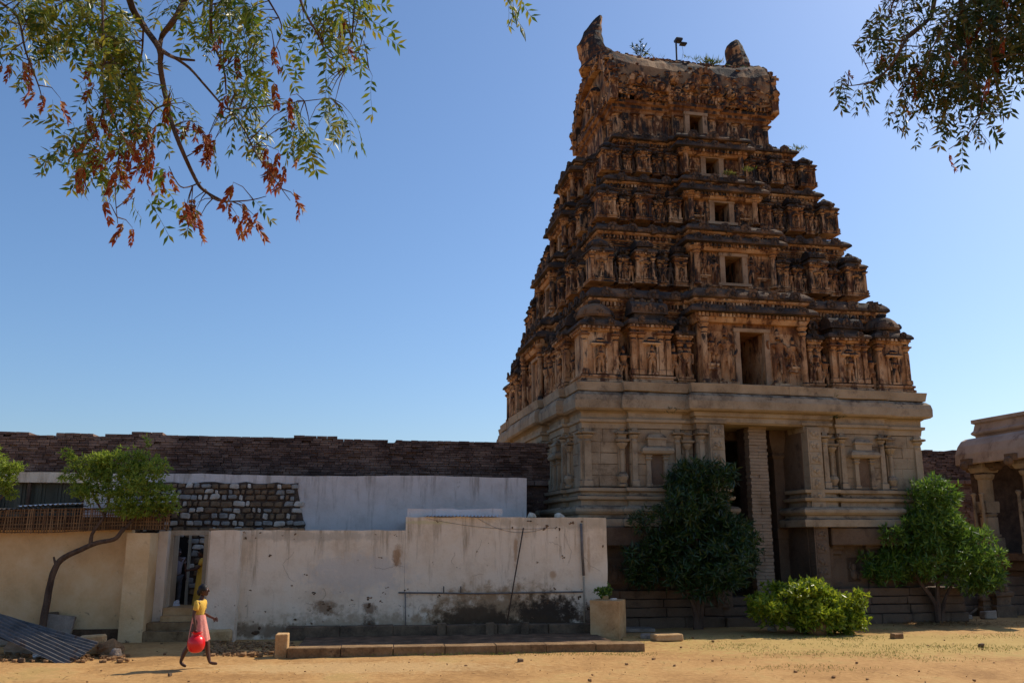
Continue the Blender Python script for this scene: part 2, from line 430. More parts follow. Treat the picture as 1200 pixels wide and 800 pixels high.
M['ledge_stone'] = mat('worn_ledge_cement', [(0.3, (0.16, 0.09, 0.04)), (0.5, (0.26, 0.155, 0.07)), (0.7, (0.34, 0.215, 0.11))], 2.5, 0.9, 0.6, 22, stain=((0.10, 0.055, 0.027), 3.0, 0.54, 0.70, 0, None), island=.15)
M['skylit_granite'] = mat('skylit_eave_granite', [(0.3, (0.31, 0.225, 0.165)), (0.5, (0.43, 0.325, 0.245)), (0.7, (0.50, 0.39, 0.30))], 1.3, 0.85, 0.5, 26, stain=((0.12, 0.07, 0.045), 1.5, 0.55, 0.75, 0, None))  # granite brightened: skylight on the hall eave and parapet put into the colour
M['frame_stone'] = mat('window_stone', [(0.3, (0.24, 0.145, 0.08)), (0.5, (0.36, 0.235, 0.14)), (0.7, (0.43, 0.30, 0.19))], 1.8, 0.9, 0.5, 26, stain=(LICHEN, 4.0, 0.56, 0.70, 0.1, None, (1, 1, .3)))
M['wet_stone'] = mat('damp_stone', [(0.3, (0.07, 0.045, 0.028)), (0.5, (0.15, 0.095, 0.055)), (0.7, (0.24, 0.15, 0.085))], 2.5, 0.8, 0.5, 22)

# ------------------------------------------------------------------ ground
def ground_sheet():
    def axis(lo, hi, step, far, grow=1.6):
        a = [lo]
        while a[-1] < hi - 1e-6: a.append(a[-1] + step)
        s = step
        while a[-1] < far: s *= grow; a.append(a[-1] + s)
        s = step; b = []
        q = lo
        while q > -far: s *= grow; q -= s; b.append(q)
        return b[::-1] + a
    xs = axis(-15, 21, 0.16, 1500); ys = axis(9, 30, 0.14, 1500)
    v = []; nx = len(xs)
    for y in ys:
        for x in xs:
            z = 0.0
            if -18 < x < 24 and y < 34:
                z = 0.030 * noise.noise((x * 0.35, y * 0.35, 1)) + 0.016 * noise.noise((x * 1.7, y * 1.7, 4)) + 0.012 * noise.noise((x * 4.1, y * 4.1, 7)) + .012 * max(0, noise.noise((x * 2.6, y * 2.6, 11)) - .25)
            v.append((x, y, z - 0.02))
    f = [(j * nx + i, j * nx + i + 1, (j + 1) * nx + i + 1, (j + 1) * nx + i) for j in range(len(ys) - 1) for i in range(nx - 1)]
    mb = MB(); mb.add(v, f)
    return mb.build('ground', M['dirt'], smooth=True)
tag(ground_sheet(), kind='structure')

# ------------------------------------------------------------------ temple tower
TROT = R(11.5)
TU = Vector((math.cos(TROT), math.sin(TROT), 0)); TV = Vector((-math.sin(TROT), math.cos(TROT), 0))
T0 = gp(678, 733) + TU * 5.5 - TV * 0.25
TF = Frame(T0, TROT)
TD = 11.5; TCY = TD / 2
tower = thing('temple_tower', 'tall tapering temple gateway tower of carved orange brick storeys on a granite base', 'temple tower', T0, TROT)
FACES = ('front', 'left', 'right', 'back')
FROT = {'front': 0.0, 'left': R(-90), 'right': R(90), 'back': R(180)}
def face_loc(face, s, p, hx, hy, z):
    if face == 'front': return (s, TCY - hy - p, z)
    if face == 'back': return (-s, TCY + hy + p, z)
    if face == 'left': return (-hx - p, TCY - s, z)
    return (hx + p, TCY + s, z)
def stepped_plan(hx, hy, front, side, back=None):
    """front/side: nested bays (half width, projection), widest first"""
    def run(bays):
        L = []; prev = 0.0
        for hw, p in bays: L.append((-hw, prev)); L.append((-hw, p)); prev = p
        return L + [(-s, p) for s, p in reversed(L)]
    pts = []
    for face, bays, h in (('front', front, hx), ('right', side, hy), ('back', back if back is not None else front, hx), ('left', side, hy)):
        pts.append((-h, 0.0, face))
        for s, p in run(bays): pts.append((s, p, face))
    out = []
    for s, p, face in pts:
        if face == 'right': l = face_loc(face, s, p, hx, hy, 0)
        elif face == 'left': l = face_loc(face, s, p, hx, hy, 0)
        else: l = face_loc(face, s, p, hx, hy, 0)
        out.append((l[0], l[1]))
    return out

# ---- granite base
BHX, BHY = 5.37, TD / 2
DOOR = 1.28
core_low = MB()
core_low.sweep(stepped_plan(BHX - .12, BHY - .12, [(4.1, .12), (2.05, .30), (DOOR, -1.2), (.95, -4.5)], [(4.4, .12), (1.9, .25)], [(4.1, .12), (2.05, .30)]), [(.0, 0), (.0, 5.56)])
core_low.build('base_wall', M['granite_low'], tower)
core_up = MB()
core_up.sweep(stepped_plan(BHX - .12, BHY - .12, [(4.1, .12), (2.05, .30)], [(4.4, .12), (1.9, .25)]), [(.0, 5.563), (.0, 6.60)])
core_up.build('base_upper_wall', M['granite'], tower)
# bays of each face: (from, to, projection)
FB = [(-5.37, -4.10, .0), (-4.02, -2.48, .16), (-2.44, -2.08, .06), (-2.05, -DOOR - .02, .34), (DOOR + .02, 2.05, .34), (2.08, 2.44, .06), (2.48, 4.02, .16), (4.10, 5.37, .0)]
SB = [(-4.42, -2.75, .16), (-2.70, -2.2, .06), (-2.15, -.02, .30), (.02, 2.15, .30), (2.2, 2.70, .06), (2.75, 4.42, .16)]
SBC = [(-5.75, -4.48, .0), (4.48, 5.75, .0)]
def bay_list():
    out = []
    for face in ('front', 'back'):
        for (a, b, p) in FB: out.append((face, a, b, p))
        if face == 'back': out.append((face, -DOOR, DOOR, .34))
    for face in ('left', 'right'):
        for (a, b, p) in SB: out.append((face, a, b, p))
    return out
def bay_block(name, face, a, b, p, prof, m, depth=.5, gap=.006, jit=.012):
    mb = MB()
    corner = abs(max(a, b, key=abs)) > 5.3 and face in ('front', 'back')
    d = 1.27 if corner else depth
    zj = random.uniform(-.003, .003)
    mb.rect(a + gap, b - gap, -p, d, [(o, z + zj) for o, z in prof])
    mb.jitter(jit, 1.7)
    return mb.build(name, m, tower, face_loc(face, 0, 0, BHX, BHY, 0), FROT[face])
MOULD = [(.34, 2.66), (.35, 2.86), (.22, 2.90), (.20, 2.98), (.27, 3.00), (.33, 3.07), (.33, 3.14), (.27, 3.2), (.12, 3.23), (.10, 3.36), (.22, 3.40), (.24, 3.48), (.10, 3.52), (.08, 3.6), (.19, 3.63), (.20, 3.72), (.05, 3.75)]
ENT = [(.03, 5.40), (.05, 5.56), (.12, 5.58), (.13, 5.66), (.04, 5.68), (.05, 5.84), (.12, 5.88)]
KAP = [(.12, 5.885), (.25, 5.90), (.31, 5.95), (.32, 6.18), (.29, 6.32), (.20, 6.41), (.12, 6.43)]
TOPC = [(.14, 6.435), (.20, 6.45), (.22, 6.58), (.24, 6.70), (.08, 6.74)]
for (face, a, b, p) in bay_list():
    if b - a < .3 and False: continue
    bay_block('base_moulding', face, a, b, p, MOULD, M['granite'])
    if face != 'front' or abs(a + b) > 3.5 or True:
        bay_block('entablature_stone', face, a, b, p, ENT, M['granite'])
    merged = face == 'front' and abs((a + b) / 2) < 2.06
    if merged: continue
    bay_block('cornice_stone', face, a + .012, b - .012, p + random.uniform(-.04, .04), KAP, M['granite'], jit=.03, gap=.012 - .2 * (abs(a + b) / 2 > 4.3) * 0)
    n = 2 if b - a > 1.1 else 1
    for k in range(n):
        bay_block('coping_stone', face, a + (b - a) * k / n, a + (b - a) * (k + 1) / n, p + random.uniform(-.02, .02), TOPC, M['granite'], jit=.035)
# lintel, cornice and coping over the doorway
def centre_block(name, prof, m, parts=1, hw=2.05):
    for k in range(parts):
        mb = MB(); a = -hw + 2 * hw * k / parts; b = -hw + 2 * hw * (k + 1) / parts
        mb.rect(a + .005, b - .005, -.36, .5, prof); mb.jitter(.03, 1.3)
        mb.build(name, m, tower)
centre_block('door_lintel', [(.0, 5.565), (.03, 5.60), (.06, 5.61), (.05, 5.74), (.12, 5.77), (.14, 5.88)], M['granite'])
centre_block('cornice_stone', [(.14, 5.886), (.29, 5.91), (.35, 5.96), (.36, 6.18), (.32, 6.33), (.22, 6.42), (.12, 6.435)], M['granite'])
centre_block('coping_stone', TOPC, M['granite'], 4)
# plinth courses of separate stones, podium slab, dado with dark carved panels
pl_var = []
def stones_row(face, hx, hy, a, b, p, z0, z1, depth, wmean, m, name='plinth_stone', jit=.1):
    s = a
    while s < b - .05:
        w = min(wmean * random.uniform(.7, 1.35), b - s)
        if b - s - w < .3: w = b - s
        mb = MB(); mb.stone((0, 0, 0), (w - .012, depth, z1 - z0 - .008), j=jit, bev=.12)
        l = face_loc(face, s + w / 2, p - depth / 2 + random.uniform(-.02, .012), hx, hy, (z0 + z1) / 2)
        mb.build(name, m, tower, l, FROT[face])
        s += w
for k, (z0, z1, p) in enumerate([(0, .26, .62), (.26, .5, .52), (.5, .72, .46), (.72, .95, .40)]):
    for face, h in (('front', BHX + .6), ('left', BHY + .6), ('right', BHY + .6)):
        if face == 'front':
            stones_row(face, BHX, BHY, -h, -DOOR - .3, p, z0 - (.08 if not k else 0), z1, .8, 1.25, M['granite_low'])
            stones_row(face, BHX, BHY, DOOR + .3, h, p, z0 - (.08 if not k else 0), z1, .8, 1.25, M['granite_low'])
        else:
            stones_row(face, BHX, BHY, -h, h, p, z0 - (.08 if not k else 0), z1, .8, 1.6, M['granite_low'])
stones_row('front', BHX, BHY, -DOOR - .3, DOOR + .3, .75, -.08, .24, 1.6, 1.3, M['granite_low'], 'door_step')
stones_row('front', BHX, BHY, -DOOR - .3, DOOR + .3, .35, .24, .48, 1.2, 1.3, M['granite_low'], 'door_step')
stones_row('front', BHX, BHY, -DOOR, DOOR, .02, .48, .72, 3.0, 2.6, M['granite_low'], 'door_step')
for face, h in (('front', BHX), ('left', BHY), ('right', BHY)):
    for sg in (-1, 1):
        if face == 'front': a, b = (DOOR + .62, h + .02)
        else: a, b = (.0, h + .02)
        if sg < 0: a, b = -b, -a
        stones_row(face, BHX, BHY, a, b, .44, 2.14, 2.64, .62, 1.9, M['granite_low'], 'podium_slab', .06)
        # dado pilasters and panels between
        n = int((b - a) / .55)
        for i in range(n):
            s = a + (b - a) * (i + .5) / n
            if i % 2 == 0:
                mb = MB(); mb.rect(-.13, .13, 0, .2, [(.02, .95), (.02, 1.07), (-.02, 1.1), (-.02, 1.85), (.05, 1.9), (.03, 1.98), (.1, 2.06), (.1, 2.135)])
                mb.build('dado_pilaster', M['granite_low'], tower, face_loc(face, s, .08, BHX, BHY, 0), FROT[face])
            else:
                mb = MB(); mb.box(-.2, .2, 0, .12, 1.1, 1.8)
                mb.ball((0, -.01, 1.52), (.08, .05, .1), 8, 6); mb.ball((0, -.01, 1.32), (.11, .05, .16), 8, 6); mb.tube([(-.06, 0, 1.4), (-.16, -.02, 1.5), (-.1, -.02, 1.65)], .03, 5); mb.tube([(.06, 0, 1.4), (.15, -.02, 1.3), (.12, -.02, 1.2)], .03, 5)
                mb.build('carved_panel', M['granite_low'], tower, face_loc(face, s, .0, BHX, BHY, 0), FROT[face])
# wall stones in the pilaster zone
CZ = [3.76, 4.07, 4.39, 4.71, 5.02, 5.39]
for face in ('front', 'left', 'right'):
    bays = FB if face == 'front' else SB + SBC
    for (a, b, p) in bays:
        for k in range(5):
            cuts = [a, b] if b - a < .9 else [a, a + (b - a) * random.uniform(.35, .65), b]
            for q in range(len(cuts) - 1):
                mb = MB(); w = cuts[q + 1] - cuts[q]; d = .45
                mb.stone((0, 0, 0), (w - .008, d, CZ[k + 1] - CZ[k] - .008), j=.03, bev=.035)
                mb.build('wall_stone', M['granite'], tower, face_loc(face, (cuts[q] + cuts[q + 1]) / 2, p - d / 2 + random.uniform(-.012, .012), BHX, BHY, (CZ[k] + CZ[k + 1]) / 2), FROT[face])
# pilasters with round-cushion capitals
def pil_mesh(w, h, m, name='pilaster', cap=.1):
    mb = MB()
    mb.rect(-w / 2, w / 2, 0, w, [(.03, 0), (.03, .10 * h), (.0, .115 * h), (-.004, .74 * h), (.0, .75 * h)])
    mb.lathe(0, w * .45, [(w * .5, .74 * h), (w * .62, .78 * h), (w * .5, .81 * h), (w * .45, .82 * h), (w * .8, .86 * h), (w * .9, .885 * h), (w * .6, .90 * h)], 10)
    mb.rect(-w / 2, w / 2, 0, w, [(.05, .90 * h), (cap, .915 * h), (cap, .94 * h), (.01, .95 * h), (.0, h)])
    return mb.mesh(name, m)
pm = pil_mesh(.2, 1.63, M['granite'])
pm2 = pil_mesh(.15, 1.63, M['granite'])
def kumbha_mesh(m):
    mb = MB()
    mb.lathe(0, .02, [(.12, 0), (.14, .06), (.08, .1), (.13, .18), (.17, .27), (.13, .36), (.07, .4), (.06, .46), (.06, 1.0), (.08, 1.02), (.06, 1.05), (.10, 1.10), (.15, 1.17), (.17, 1.22), (.06, 1.25)], 10)
    mb.rect(-.17, .17, -.06, .1, [(0, 1.25), (.03, 1.29), (.03, 1.33), (-.05, 1.35), (-.05, 1.45), (0, 1.48), (-.06, 1.55), (-.12, 1.62)])
    return mb.mesh('pot_pilaster', m)
km = kumbha_mesh(M['granite'])
def wall_niche(face, s, p, h0=3.76):
    mb = MB()
    mb.rect(-.32, -.19, -.10, .05, [(.02, 0), (.02, .08), (0, .1), (-.01, .72), (.03, .78), (.0, .82), (.04, .87), (.0, .9)])
    mb.rect(.19, .32, -.10, .05, [(.02, 0), (.02, .08), (0, .1), (-.01, .72), (.03, .78), (.0, .82), (.04, .87), (.0, .9)])
    mb.box(-.19, .19, -.02, .05, 0, .06)
    mb.build('wall_niche', M['granite'], tower, face_loc(face, s, p, BHX, BHY, h0), FROT[face])
    mb = MB(); mb.rect(-.40, .40, -.14, .05, [(0, .90), (.05, .93), (.08, 1.0), (.05, 1.08), (-.04, 1.14)]); mb.rect(-.27, .27, -.12, .05, [(0, 1.14), (.0, 1.32), (.03, 1.34), (.03, 1.38), (-.05, 1.46), (-.1, 1.5)]); mb.jitter(.01, 3)
    mb.build('niche_canopy', M['granite'], tower, face_loc(face, s, p, BHX, BHY, h0), FROT[face])
    mb = MB(); mb.box(-.19, .19, -.012, .05, .061, .90); mb.build('niche_back', M['granite_low'], tower, face_loc(face, s, p, BHX, BHY, h0), FROT[face])
for face in ('front', 'left', 'right'):
    hh = BHX if face == 'front' else BHY
    for sg in (-1, 1):
        c0 = hh - 1.27
        for s in (hh - .14, c0 + .14): put('pilaster', pm, tower, face_loc(face, sg * s, .06, BHX, BHY, 3.76), FROT[face])
        mid = (2.48, 4.02) if face == 'front' else (2.75, 4.42)
        mc = sum(mid) / 2
        for s in (mid[0] + .12, mid[1] - .12): put('pilaster', pm2, tower, face_loc(face, sg * s, .16 + .07, BHX, BHY, 3.76), FROT[face])
        for s in (mid[0] - .2, mid[1] + .22): put('pot_pilaster', km, tower, face_loc(face, sg * s, .12, BHX, BHY, 3.76), FROT[face])
        wall_niche(face, sg * mc, .17)
        if face == 'front':
            put('pilaster', pm2, tower, face_loc(face, sg * 1.93, .34 + .06, BHX, BHY, 3.76), 0)
        else:
            for s in (.3, 2.0): put('pilaster', pm, tower, face_loc(face, sg * s, .30 + .06, BHX, BHY, 3.76), FROT[face])
# carved door jambs: stacked panels, left and right of the opening
for sg in (-1, 1):
    z = .48
    k = 0
    while z < 5.50:
        h = min(.36, 5.56 - z)
        mb = MB()
        mb.rect(-.22, .22, 0, .6, [(0, 0), (0, h - .008)])
        mb.box(-.17, .17, -.015, .02, .03, h - .05)
        rr = random.Random(k * 2 + sg)
        for q in range(5): mb.ball((rr.uniform(-.11, .11), -.018, rr.uniform(.1, h - .12)), (.05, .03, .06), 7, 5)
        mb.jitter(.008, 4)
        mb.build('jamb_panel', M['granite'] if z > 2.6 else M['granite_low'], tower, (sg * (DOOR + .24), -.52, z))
        z += h; k += 1
# inner brick pier and deeper stone pillars of the passage
z = .725; row = 0
brick_me = []
for q in range(6):
    mb = MB(); mb.stone((0, 0, 0), (.285, .3, .088), j=.05, bev=.08); brick_me.append(mb.mesh('brick', M['brick']))
while z < 5.55:
    taper = .02 * (5.5 - z) / 5
    for i in range(2):
        off = .022 if row % 2 else .038
        put('brick', brick_me[(row * 3 + i) % 6], tower, (.02 + (i - .5) * .285 + (off - .03) + random.uniform(-.004, .004), .22 + random.uniform(-.02, .02), z + .045))
    z += .0955; row += 1
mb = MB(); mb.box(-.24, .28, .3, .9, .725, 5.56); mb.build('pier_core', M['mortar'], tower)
for sg in (-1, 1):
    mb = MB(); mb.rect(-.17, .17, 0, .34, [(.04, .72), (.04, 1.0), (0, 1.05), (0, 2.3), (.03, 2.35), (.03, 2.6), (0, 2.65), (0, 4.7), (.08, 4.8), (.05, 4.9), (.14, 5.1), (.2, 5.3), (.2, 5.56)])
    mb.build('passage_pillar', M['granite_low'], tower, (sg * 1.13, .95, 0))
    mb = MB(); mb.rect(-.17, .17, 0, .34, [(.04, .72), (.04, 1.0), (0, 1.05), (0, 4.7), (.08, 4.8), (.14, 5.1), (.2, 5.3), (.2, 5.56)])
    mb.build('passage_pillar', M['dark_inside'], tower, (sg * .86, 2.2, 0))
mb = MB(); mb.box(-1.25, 1.25, .1, .6, 5.30, 5.555); mb.build('passage_beam', M['granite_low'], tower, (0, 1.2, 0))

# ---- brick storeys
ST, LI = M['stucco'], M['lichen']
def arch_disc(mb, x, y, z, r, th=.05):   # horseshoe gable ornament facing -y
    n = 9
    for k in range(n):
        a0 = R(-40) + R(260) * k / n; a1 = R(-40) + R(260) * (k + 1) / n
        am = (a0 + a1) / 2
        mb.obox((x + math.cos(am) * r * .85, y, z + math.sin(am) * r * .85), (r * .55, th * 1.4, r * .42), Matrix.Rotation(-am, 3, 'Y'), r * .06)
    mb.lathe(x, y, [(0.01, z)], 3) if False else None
    mb.obox((x, y + .015, z), (r * 1.2, th, r * 1.2), Matrix.Identity(3), r * .1)
    mb.ball((x, y - th * .5, z), (r * .4, th * .8, r * .45), 6, 5)
def figurine_mesh(h, seed, m):
    rr = random.Random(seed); mb = MB(); k = h
    hip = rr.uniform(-.04, .04) * k
    mb.tube([(-.09 * k, 0, 0), (-.08 * k, -.02 * k, .25 * k), (-.05 * k + hip, 0, .48 * k)], [.06 * k, .05 * k, .08 * k], 6)
    mb.tube([(.10 * k, 0, 0), (.09 * k, -.02 * k, .25 * k), (.05 * k + hip, 0, .48 * k)], [.06 * k, .05 * k, .08 * k], 6)
    mb.tube([(hip, 0, .44 * k), (hip * .5, -.01, .58 * k), (0, -.02 * k, .74 * k), (0, 0, .82 * k)], [.11 * k, .085 * k, .125 * k, .05 * k], 7)
    mb.ball((0, -.03 * k, .88 * k), (.065 * k, .07 * k, .085 * k), 7, 6)
    mb.lathe(0, 0, [(.07 * k, .92 * k), (.06 * k, .97 * k), (.035 * k, 1.03 * k), (.01, 1.07 * k)], 7)
    for sg in (-1, 1):
        e = rr.choice([(.2, .55), (.24, .70), (.17, .52)])
        w = rr.choice([(.12, .45), (.25, .88), (.06, .62), (.2, .38)])
        mb.tube([(sg * .12 * k, 0, .76 * k), (sg * e[0] * k, -.02 * k, e[1] * k), (sg * w[0] * k, -.07 * k, w[1] * k)], [.045 * k, .035 * k, .03 * k], 5)
    mb.box(-.17 * k, .17 * k, -.05, .08 * k, -.06 * k, 0)
    mb.jitter(.02 * k, 5 / k)
    return mb.mesh('figurine', m)
def guardian_mesh(k, side, m):
    """tall door guardian in high relief, one weight-bearing leg, hand on a club, crown and shield"""
    s = side
    ch = [
        [((0, 0, .53 * k), (.085 * k, .06 * k)), ((.01 * s * k, 0, .62 * k), (.065 * k, .05 * k)), ((.02 * s * k, -.01 * k, .74 * k), (.10 * k, .065 * k)), ((.015 * s * k, -.01 * k, .80 * k), (.035 * k, .035 * k)), ((.01 * s * k, -.02 * k, .87 * k), (.055 * k, .055 * k)), ((.01 * s * k, -.01 * k, .94 * k), (.05 * k, .045 * k)), ((.01 * s * k, 0, 1.02 * k), (.02 * k, .02 * k))],
        [((0, 0, .53 * k), .07 * k), ((-.07 * k, -.01, .46 * k), .065 * k), ((-.085 * k, -.03 * k, .26 * k), .045 * k), ((-.09 * k, 0, .05 * k), .03 * k), ((-.12 * k, -.07 * k, .02 * k), .025 * k)],
        [((0, 0, .53 * k), .07 * k), ((.07 * k, -.01, .46 * k), .065 * k), ((.10 * k, -.04 * k, .26 * k), .045 * k), ((.08 * k, 0, .05 * k), .03 * k), ((.12 * k, -.07 * k, .02 * k), .025 * k)],
        [((.02 * s * k, -.01 * k, .74 * k), .06 * k), ((.15 * k, 0, .76 * k), .042 * k), ((.21 * k, -.02 * k, .62 * k), .034 * k), ((.15 * k, -.07 * k, .53 * k), .024 * k), ((.12 * k, -.08 * k, .50 * k), .02 * k)],
        [((.02 * s * k, -.01 * k, .74 * k), .06 * k), ((-.12 * k, 0, .76 * k), .042 * k), ((-.21 * k, -.02 * k, .66 * k), .034 * k), ((-.23 * k, -.06 * k, .80 * k), .024 * k), ((-.22 * k, -.07 * k, .84 * k), .02 * k)]]
    me = skin_mesh('guardian', ch, m, 1)
    mb = MB(); join_mesh(mb, me)
    mb.lathe(.01 * s * k, -.01 * k, [(.06 * k, .92 * k), (.065 * k, .94 * k), (.055 * k, .98 * k), (.05 * k, 1.02 * k), (.02 * k, 1.08 * k)], 8)
    mb.lathe(0, 0, [(.10 * k, .40 * k), (.105 * k, .46 * k), (.10 * k, .52 * k), (.085 * k, .55 * k)], 9, 1, .75)
    mb.tube([(.0, -.09 * k, .50 * k), (.01 * k, -.10 * k, .2 * k)], [.03 * k, .012 * k], 6)
    mb.ball((s * .23 * k, -.05 * k, .62 * k), (.06 * k, .03 * k, .11 * k), 8, 6)
    mb.box(-.2 * k, .2 * k, -.12 * k, .06 * k, -.05 * k, .0)
    mb.jitter(.006 * k, 8)
    return mb.mesh('guardian_statue', m)
def dentils(mb, a, b, y, z, w, h, d, step, sides=None):
    n = max(1, int((b - a) / step))
    for i in range(n):
        s = a + (b - a) * (i + .5) / n
        mb.box(s - w / 2, s + w / 2, y - d, y, z, z + h, .006)
def aedicule_proto(kind, w, h, d=.6, seed=0):
    """small shrine: returns a dictionary of meshes placed at the same origin"""
    k = h / 1.6
    P = {}
    b = MB()
    b.rect(-w / 2, w / 2, 0, d, [(.10 * k, 0), (.10 * k, .07 * k), (.05 * k, .09 * k), (.05 * k, .13 * k), (.09 * k, .15 * k), (.09 * k, .21 * k), (.0, .24 * k), (-.06 * k, .26 * k), (-.06 * k, h)])
    b.jitter(.015, 2.5 + seed)
    P['body'] = b.mesh('aedicule', ST)
    P['pil'] = pil_mesh(.13 * k + .02, (h - .26 * k), ST, 'aedicule_pilaster', .07 * k)
    e = MB()
    e.rect(-w / 2, w / 2, 0, d, [(-.05 * k, h - .02), (.03 * k, h), (.03 * k, h + .05 * k), (.08 * k, h + .06 * k)])
    dn = .075 * k + .01
    dentils(e, -w / 2 - .05 * k, w / 2 + .05 * k, -.08 * k, h + .06 * k, dn, .075 * k, .05 * k, dn * 1.75)
    e.rect(-w / 2, w / 2, 0, d, [(.07 * k, h + .061 * k), (.075 * k, h + .135 * k)])
    e.jitter(.008, 4)
    P['frieze'] = e.mesh('eave_frieze', ST)
    r = MB()
    zb = h + .136 * k
    r.rect(-w / 2, w / 2, 0, d, [(.10 * k, zb), (.15 * k, zb + .02 * k), (.15 * k, zb + .07 * k), (.10 * k, zb + .14 * k), (.0, zb + .20 * k), (-.06 * k, zb + .23 * k)])
    for q in ((-.28, .28) if w > .9 else (0,)): arch_disc(r, q * w, -.16 * k, zb + .12 * k, .10 * k)
    zn = zb + .23 * k
    if kind == 'kuta':
        hw = w / 2
        r.rect(-w / 2, w / 2, 0, d, [(-.24 * hw, zn - .02), (-.24 * hw, zn + .12 * k)])
        r.lathe(0, d / 2, [(.70 * hw, zn + .10 * k), (1.0 * hw, zn + .13 * k), (1.08 * hw, zn + .20 * k), (1.02 * hw, zn + .32 * k), (.85 * hw, zn + .46 * k), (.58 * hw, zn + .57 * k), (.25 * hw, zn + .63 * k)], 14)
        for q in range(8): arch_disc(r, math.sin(q * math.pi / 4) * hw * .98, d / 2 - math.cos(q * math.pi / 4) * hw * .98, zn + .24 * k, .10 * k)
        r.lathe(0, d / 2, [(.16 * k, zn + .60 * k), (.22 * k, zn + .65 * k), (.20 * k, zn + .72 * k), (.09 * k, zn + .74 * k), (.10 * k, zn + .80 * k), (.03 * k, zn + .84 * k)], 8)
    elif kind == 'sala':
        r.rect(-w / 2 + .12 * w, w / 2 - .12 * w, .1 * d, d, [(0, zn - .02), (0, zn + .15 * k)])
        prof = []
        for i in range(9):
            a = math.pi * i / 8
            prof.append((-(d * .52) * math.cos(a), math.sin(a) * .42 * k))
        n = len(prof); vs = [(x, d * .5 + py, zn + .15 * k + pz) for x in (-w * .47, w * .47) for (py, pz) in prof]
        r.add(vs, [(i, i + 1, n + i + 1, n + i) for i in range(n - 1)] + [tuple(range(n - 1, -1, -1)), tuple(range(n, 2 * n)), (0, n, 2 * n - 1, n - 1)])
        for q in (-.3, 0, .3): arch_disc(r, q * w, .02, zn + .28 * k, .12 * k if q else .16 * k)
        for q in (-.35, -.1, .15, .38): r.lathe(q * w, d * .5, [(.07 * k, zn + .55 * k), (.09 * k, zn + .6 * k), (.03 * k, zn + .68 * k)], 6)
    else:
        r.rect(-w * .36, w * .36, .05, d, [(0, zn - .02), (0, zn + .14 * k)])
        arch_disc(r, 0, .02, zn + .26 * k, .22 * min(k, w * 1.6), .12)
        r.ball((0, d * .35, zn + .25 * k), (w * .42, d * .4, .28 * k), 10, 7, .15, 3, seed)
    r.jitter(.03, 3.3 + seed)
    P['roof'] = r.mesh('shrine_roof', LI)
    nb = MB(); c = .26 * k; nh = (h - c) * .62; nw = min(w * .22, .2 * k)
    for sg in (-1, 1): nb.rect(sg * nw - .03 * k, sg * nw + .03 * k, -.0, .1, [(.01, c), (.01, c + .05), (0, c + .06), (0, c + nh), (.03, c + nh + .03), (.03, c + nh + .05)])
    nb.rect(-nw - .06 * k, nw + .06 * k, -.03, .1, [(0, c + nh + .05), (.04 * k, c + nh + .07), (.05 * k, c + nh + .11 * k), (0, c + nh + .16 * k), (-.04 * k, c + nh + .18 * k)])
    nb.rect(-nw * .6, nw * .6, -.02, .1, [(0, c + nh + .18 * k), (.02, c + nh + .21 * k), (-.03, c + nh + .27 * k), (-.05, c + nh + .3 * k)])
    nb.jitter(.01, 4)
    P['niche'] = nb.mesh('shrine_niche', ST)
    return P
figs = {}
def fig(h, seed, m):
    key = (round(h, 2), seed % 4, m.name)
    if key not in figs: figs[key] = figurine_mesh(h, seed, m)
    return figs[key]
def place_aedicule(P, w, h, face, s, p, hx, hy, z, inner=False, kindfig=None):
    k = h / 1.6
    sc = (1, 1, random.uniform(.96, 1.04))
    o = put('aedicule', P['body'], tower, face_loc(face, s, p, hx, hy, z), FROT[face] + R(random.uniform(-.8, .8)), sc)
    pw = .13 * k + .02
    xs = [-w / 2 + pw * .5, w / 2 - pw * .5]
    if w > .95 * k + .2: xs += [-w * .25, w * .25]
    for x in xs: put('aedicule_pilaster', P['pil'], o, (x, -.02, .25 * k))
    put('eave_frieze', P['frieze'], o); put('shrine_roof', P['roof'], o)
    if kindfig is None: put('shrine_niche', P['niche'], o)
    put('figurine', fig(.62 * (h - .3 * k) if kindfig is None else .85 * (h - .3 * k), random.randrange(9), ST), o, (0, -.02 if kindfig is None else -.03, .3 * k))
    return o
